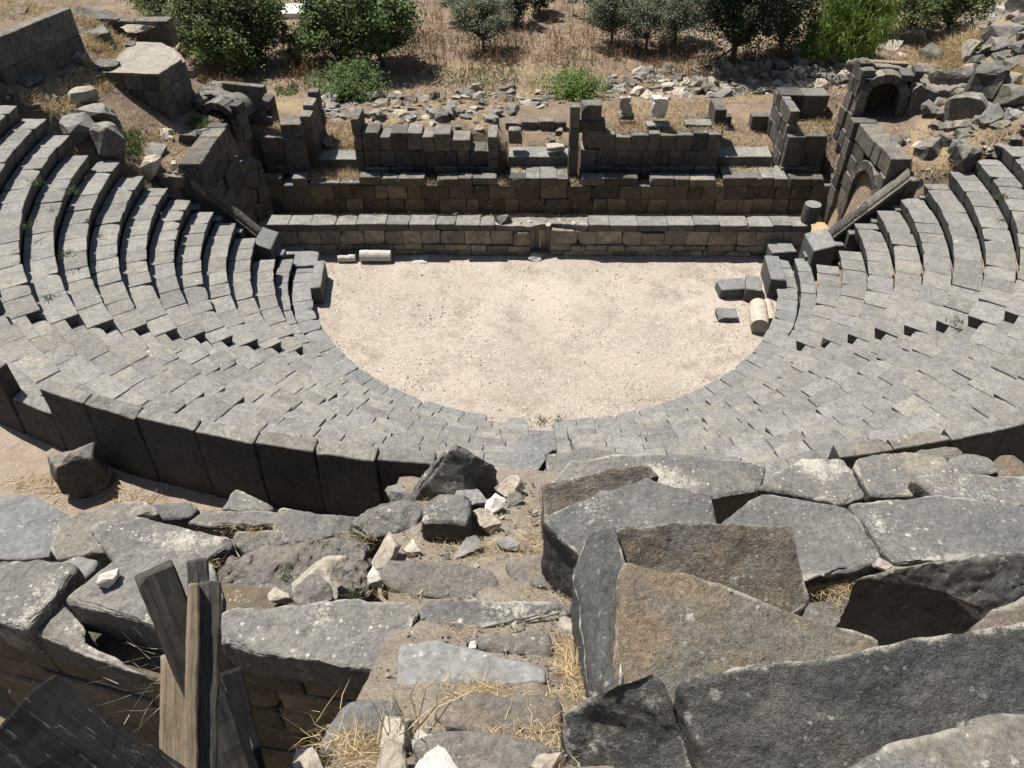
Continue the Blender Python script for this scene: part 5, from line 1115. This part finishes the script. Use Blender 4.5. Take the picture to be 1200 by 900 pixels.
# ------------------------------------------------------------------ trees and bushes
def tube(vs, fs, a, b, ra, rb, ns=7):
    a, b = Vector(a), Vector(b); d = (b-a).normalized(); x_ = d.orthogonal().normalized(); y_ = d.cross(x_); i0 = len(vs)
    for p, r_ in ((a, ra), (b, rb)):
        for i in range(ns): an = 2*math.pi*i/ns; vs.append(p+(x_*math.cos(an)+y_*math.sin(an))*r_)
    for i in range(ns): j = (i+1) % ns; fs.append((i0+i, i0+j, i0+ns+j, i0+ns+i))
def tree(px, py, h, rx, mat, label, cat='tree', name='tree', trunk=.16, clumps=60, leaves=55, ls=.16, crown0=.3, group=None, p=None, lean=0.0, rz=None, droop=0.0, clr=.42):
    p = ground(px, py) if p is None else p; t = empty(name, p, label, cat, group); vs = []; fs = []
    rz = h*(1-crown0)/2 if rz is None else rz; cc = p+Vector((lean, 0, h-rz))
    fork = p+Vector((lean*.5+rnd.gauss(0, .05), 0, h*crown0))
    if trunk > 0: tube(vs, fs, p-Vector((0, 0, .15)), fork, trunk, trunk*.75)
    cl = []
    for _ in range(clumps):
        v = Vector((rnd.gauss(0, 1), rnd.gauss(0, 1), rnd.gauss(0, 1))).normalized()*(rnd.random()**.42)
        lump = 1+.5*noise.noise(v*1.6+Vector((px, py, 0)))+.25*noise.noise(v*4+Vector((px, 0, py)))
        c_ = cc+Vector((v.x*rx, v.y*rx, v.z*rz))*lump
        if c_.z < p.z+.1: c_.z = p.z+.1+rnd.random()*.3
        cl.append(c_)
    if trunk > 0:
        for c_ in cl[:max(6, clumps//5)]:
            mid = fork.lerp(c_, .5)+Vector((rnd.gauss(0, .12), rnd.gauss(0, .12), -.05)); tube(vs, fs, fork, mid, trunk*.45, trunk*.25, 5); tube(vs, fs, mid, c_, trunk*.25, .012, 4)
        raw('trunk', vs, fs, M['bark'], t, smooth=True)
    else:
        for c_ in cl[:14]: tube(vs, fs, p+Vector((rnd.gauss(0, .15), rnd.gauss(0, .15), -.05)), c_, .025, .008, 4)
        raw('stem', vs, fs, M['bark'], t)
    B = Blades()
    for c_ in cl:
        r_ = rx*clr*rnd.uniform(.55, 1.1)*(.8 if clumps > 60 else 1)
        for _ in range(leaves):
            o_ = Vector((rnd.gauss(0, .42), rnd.gauss(0, .42), rnd.gauss(0, .36)))*r_
            if droop: B.blade(c_+o_, Vector((rnd.gauss(0, .5), rnd.gauss(0, .5), -droop)), ls*rnd.uniform(1.2, 2.6), ls*.14, .15)
            else: B.leaf(c_+o_, Vector((rnd.gauss(0, .7), rnd.gauss(0, .7), 1)), ls*rnd.uniform(.7, 1.4), ls*rnd.uniform(.4, .7))
    B.done('crown' if trunk > 0 else 'foliage', mat, t)
    return t
D = M
tree(450, 77, 5.0, 2.6, D['lf_oak'], 'big round dark green tree left of the middle beyond the ruin', trunk=.17, clumps=190, leaves=95, ls=.2, crown0=.13, lean=-.5)
tree(398, 74, 4.6, 2.0, D['lf_oak'], 'dark green tree touching the big round one on its left', trunk=.13, clumps=110, leaves=90, ls=.2, crown0=.0)
tree(300, 70, 5.0, 2.3, D['lf_dark'], 'dense dark tree in the middle of the left thicket', trunk=.14, clumps=130, leaves=95, ls=.2, crown0=.0)
tree(250, 74, 4.6, 2.4, D['lf_dark'], 'tall dark tree at the back left of the thicket', trunk=.14, clumps=130, leaves=95, ls=.2, crown0=.0)
tree(275, 88, 3.0, 1.7, D['lf_oak'], 'glossy dark green bush overhanging the dry field at the left', 'bush', 'bush', trunk=0, clumps=60, leaves=80, ls=.19, crown0=.1)
tree(238, 62, 2.0, 1.3, D['lf_yellow'], 'yellow-green bush in front of the left thicket', 'bush', 'bush', trunk=0, clumps=40, leaves=60, ls=.16, crown0=.0)
tree(352, 72, 1.9, 1.1, D['lf_dark'], 'dull dark shrub with pale pads between thicket and round tree', 'bush', 'bush', trunk=0, clumps=36, leaves=50, ls=.2, crown0=.0)
tree(210, 40, 4.0, 2.2, D['lf_dark'], 'dark bushy tree behind the low block wall at the far left', trunk=.12, clumps=80, leaves=80, ls=.2, crown0=.1)
tree(180, 22, 4.0, 2.2, D['lf_olive'], 'grey-green tree at the top left beyond the low block wall', trunk=.12, clumps=70, leaves=60, ls=.18, crown0=.1)
tree(415, 118, 1.7, 2.0, D['lf_mid'], 'fresh green spreading bush behind the left stage doorway', 'bush', 'bush', trunk=0, clumps=90, leaves=70, ls=.15, crown0=0)
tree(672, 113, 1.15, 1.6, D['lf_bright'], 'bright green bush behind the central doorway', 'bush', 'bush', trunk=0, clumps=80, leaves=70, ls=.13, crown0=0)
tree(672, 114, .75, .55, D['lf_oak'], 'small dark leafy clump in the front of the bright green bush', 'bush', 'bush', trunk=0, clumps=24, leaves=50, ls=.14, crown0=0)
OG = 'olive trees in the dry field'
for px, py, h, rx, lab in ((567, 61, 2.9, 1.35, 'olive tree with two thin trunks nearest the middle of the field'), (545, 28, 2.7, 1.3, 'olive tree behind and left of the two-trunked olive'), (605, 30, 2.2, 1.0, 'small olive tree right of the two-trunked olive'), (632, 16, 2.0, .9, 'farthest small olive tree at the top middle'),
                           (716, 54, 3.2, 1.4, 'olive tree with a bare forked trunk left of the tall pine'), (757, 60, 3.0, 1.6, 'broad olive tree between the forked olive and the pine'), (790, 50, 3.2, 1.5, 'olive tree just left of the tall pine'), (695, 22, 2.5, 1.2, 'olive tree at the top edge left of the forked olive'), (775, 18, 3.2, 1.6, 'olive tree at the top edge behind the broad olive')):
    tree(px, py, h*1.1, rx*1.2, D['lf_olive'], lab, 'olive tree', 'olive_tree', trunk=.1, clumps=95, leaves=85, ls=.14, crown0=.22, group=OG)
tree(858, 80, 7.0, 3.0, D['lf_pine'], 'tall black-green pine with a straight bare trunk', 'pine tree', 'pine_tree', trunk=.2, clumps=220, leaves=90, ls=.18, crown0=.17)
0 and tree(815, 55, 4.4, 1.9, D['lf_dark'], 'dark green tree merging with the pine on its left', trunk=.13, clumps=70, leaves=80, ls=.19, crown0=.12)
tree(915, 60, 4.4, 1.9, D['lf_dark'], 'dark tree in shade between the pine and the bright willow-like tree', trunk=.14, clumps=80, leaves=80, ls=.2, crown0=.1)
tree(985, 70, 4.4, 2.4, D['lf_bright'], 'bright green feathery willow-like tree at the right', trunk=.12, clumps=260, leaves=75, ls=.17, crown0=.0, droop=.6, clr=.36)
tree(955, 68, 1.6, 1.1, D['lf_oak'], 'low dark broad-leaved bush at the foot of the willow-like tree, left', 'bush', 'bush', trunk=0, clumps=50, leaves=60, ls=.19, crown0=0)
tree(995, 66, 1.4, .9, D['lf_oak'], 'low dark broad-leaved bush at the foot of the willow-like tree, right', 'bush', 'bush', trunk=0, clumps=36, leaves=60, ls=.19, crown0=0)
tree(1065, 42, 3.8, 2.3, D['lf_dark'], 'dark green tree behind the crest of the right rubble slope', trunk=.14, clumps=90, leaves=80, ls=.19, crown0=.1)
tree(1110, 36, 3.6, 2.2, D['lf_oak'], 'green tree behind the right slope, nearest its crest', trunk=.14, clumps=80, leaves=80, ls=.19, crown0=.1)
0 and tree(1035, 28, 3.6, 1.5, D['lf_mid'], 'mid-green tree between the willow-like tree and the crest', trunk=.12, clumps=70, leaves=70, ls=.18, crown0=.1)
p = ground(302, 62); tree(1140, 62, .4, .2, D['lf_mid'], 'tiny green plant growing among the right slope boulders', 'plant', 'small_plant', trunk=0, clumps=12, leaves=20, ls=.08, crown0=0)

# pale concrete strip and pole far beyond the thicket
p = ground(357, 20)
t = empty('concrete_kerb', p, 'white concrete strip beside a track far beyond the left thicket', 'kerb')
block('kerb_slab', [(p.x-1.6, p.y-.6, p.z-.2), (p.x+1.2, p.y-.1, p.z-.2), (p.x+1.2, p.y+2.2, p.z-.2), (p.x-1.6, p.y+1.2, p.z-.2), (p.x-1.6, p.y-.6, p.z+.35), (p.x+1.2, p.y-.1, p.z+.35), (p.x+1.2, p.y+2.2, p.z+.5), (p.x-1.6, p.y+1.2, p.z+.5)], M['concrete'], t, n=(6, 4, 3))
vs = []; fs = []; q_ = ground(359, 24); tube(vs, fs, q_, q_+Vector((0, 0, 1.6)), .035, .03, 8); tag(raw('pole', vs, fs, M['bark']), 'thin dark pole in front of the white concrete strip', 'pole')
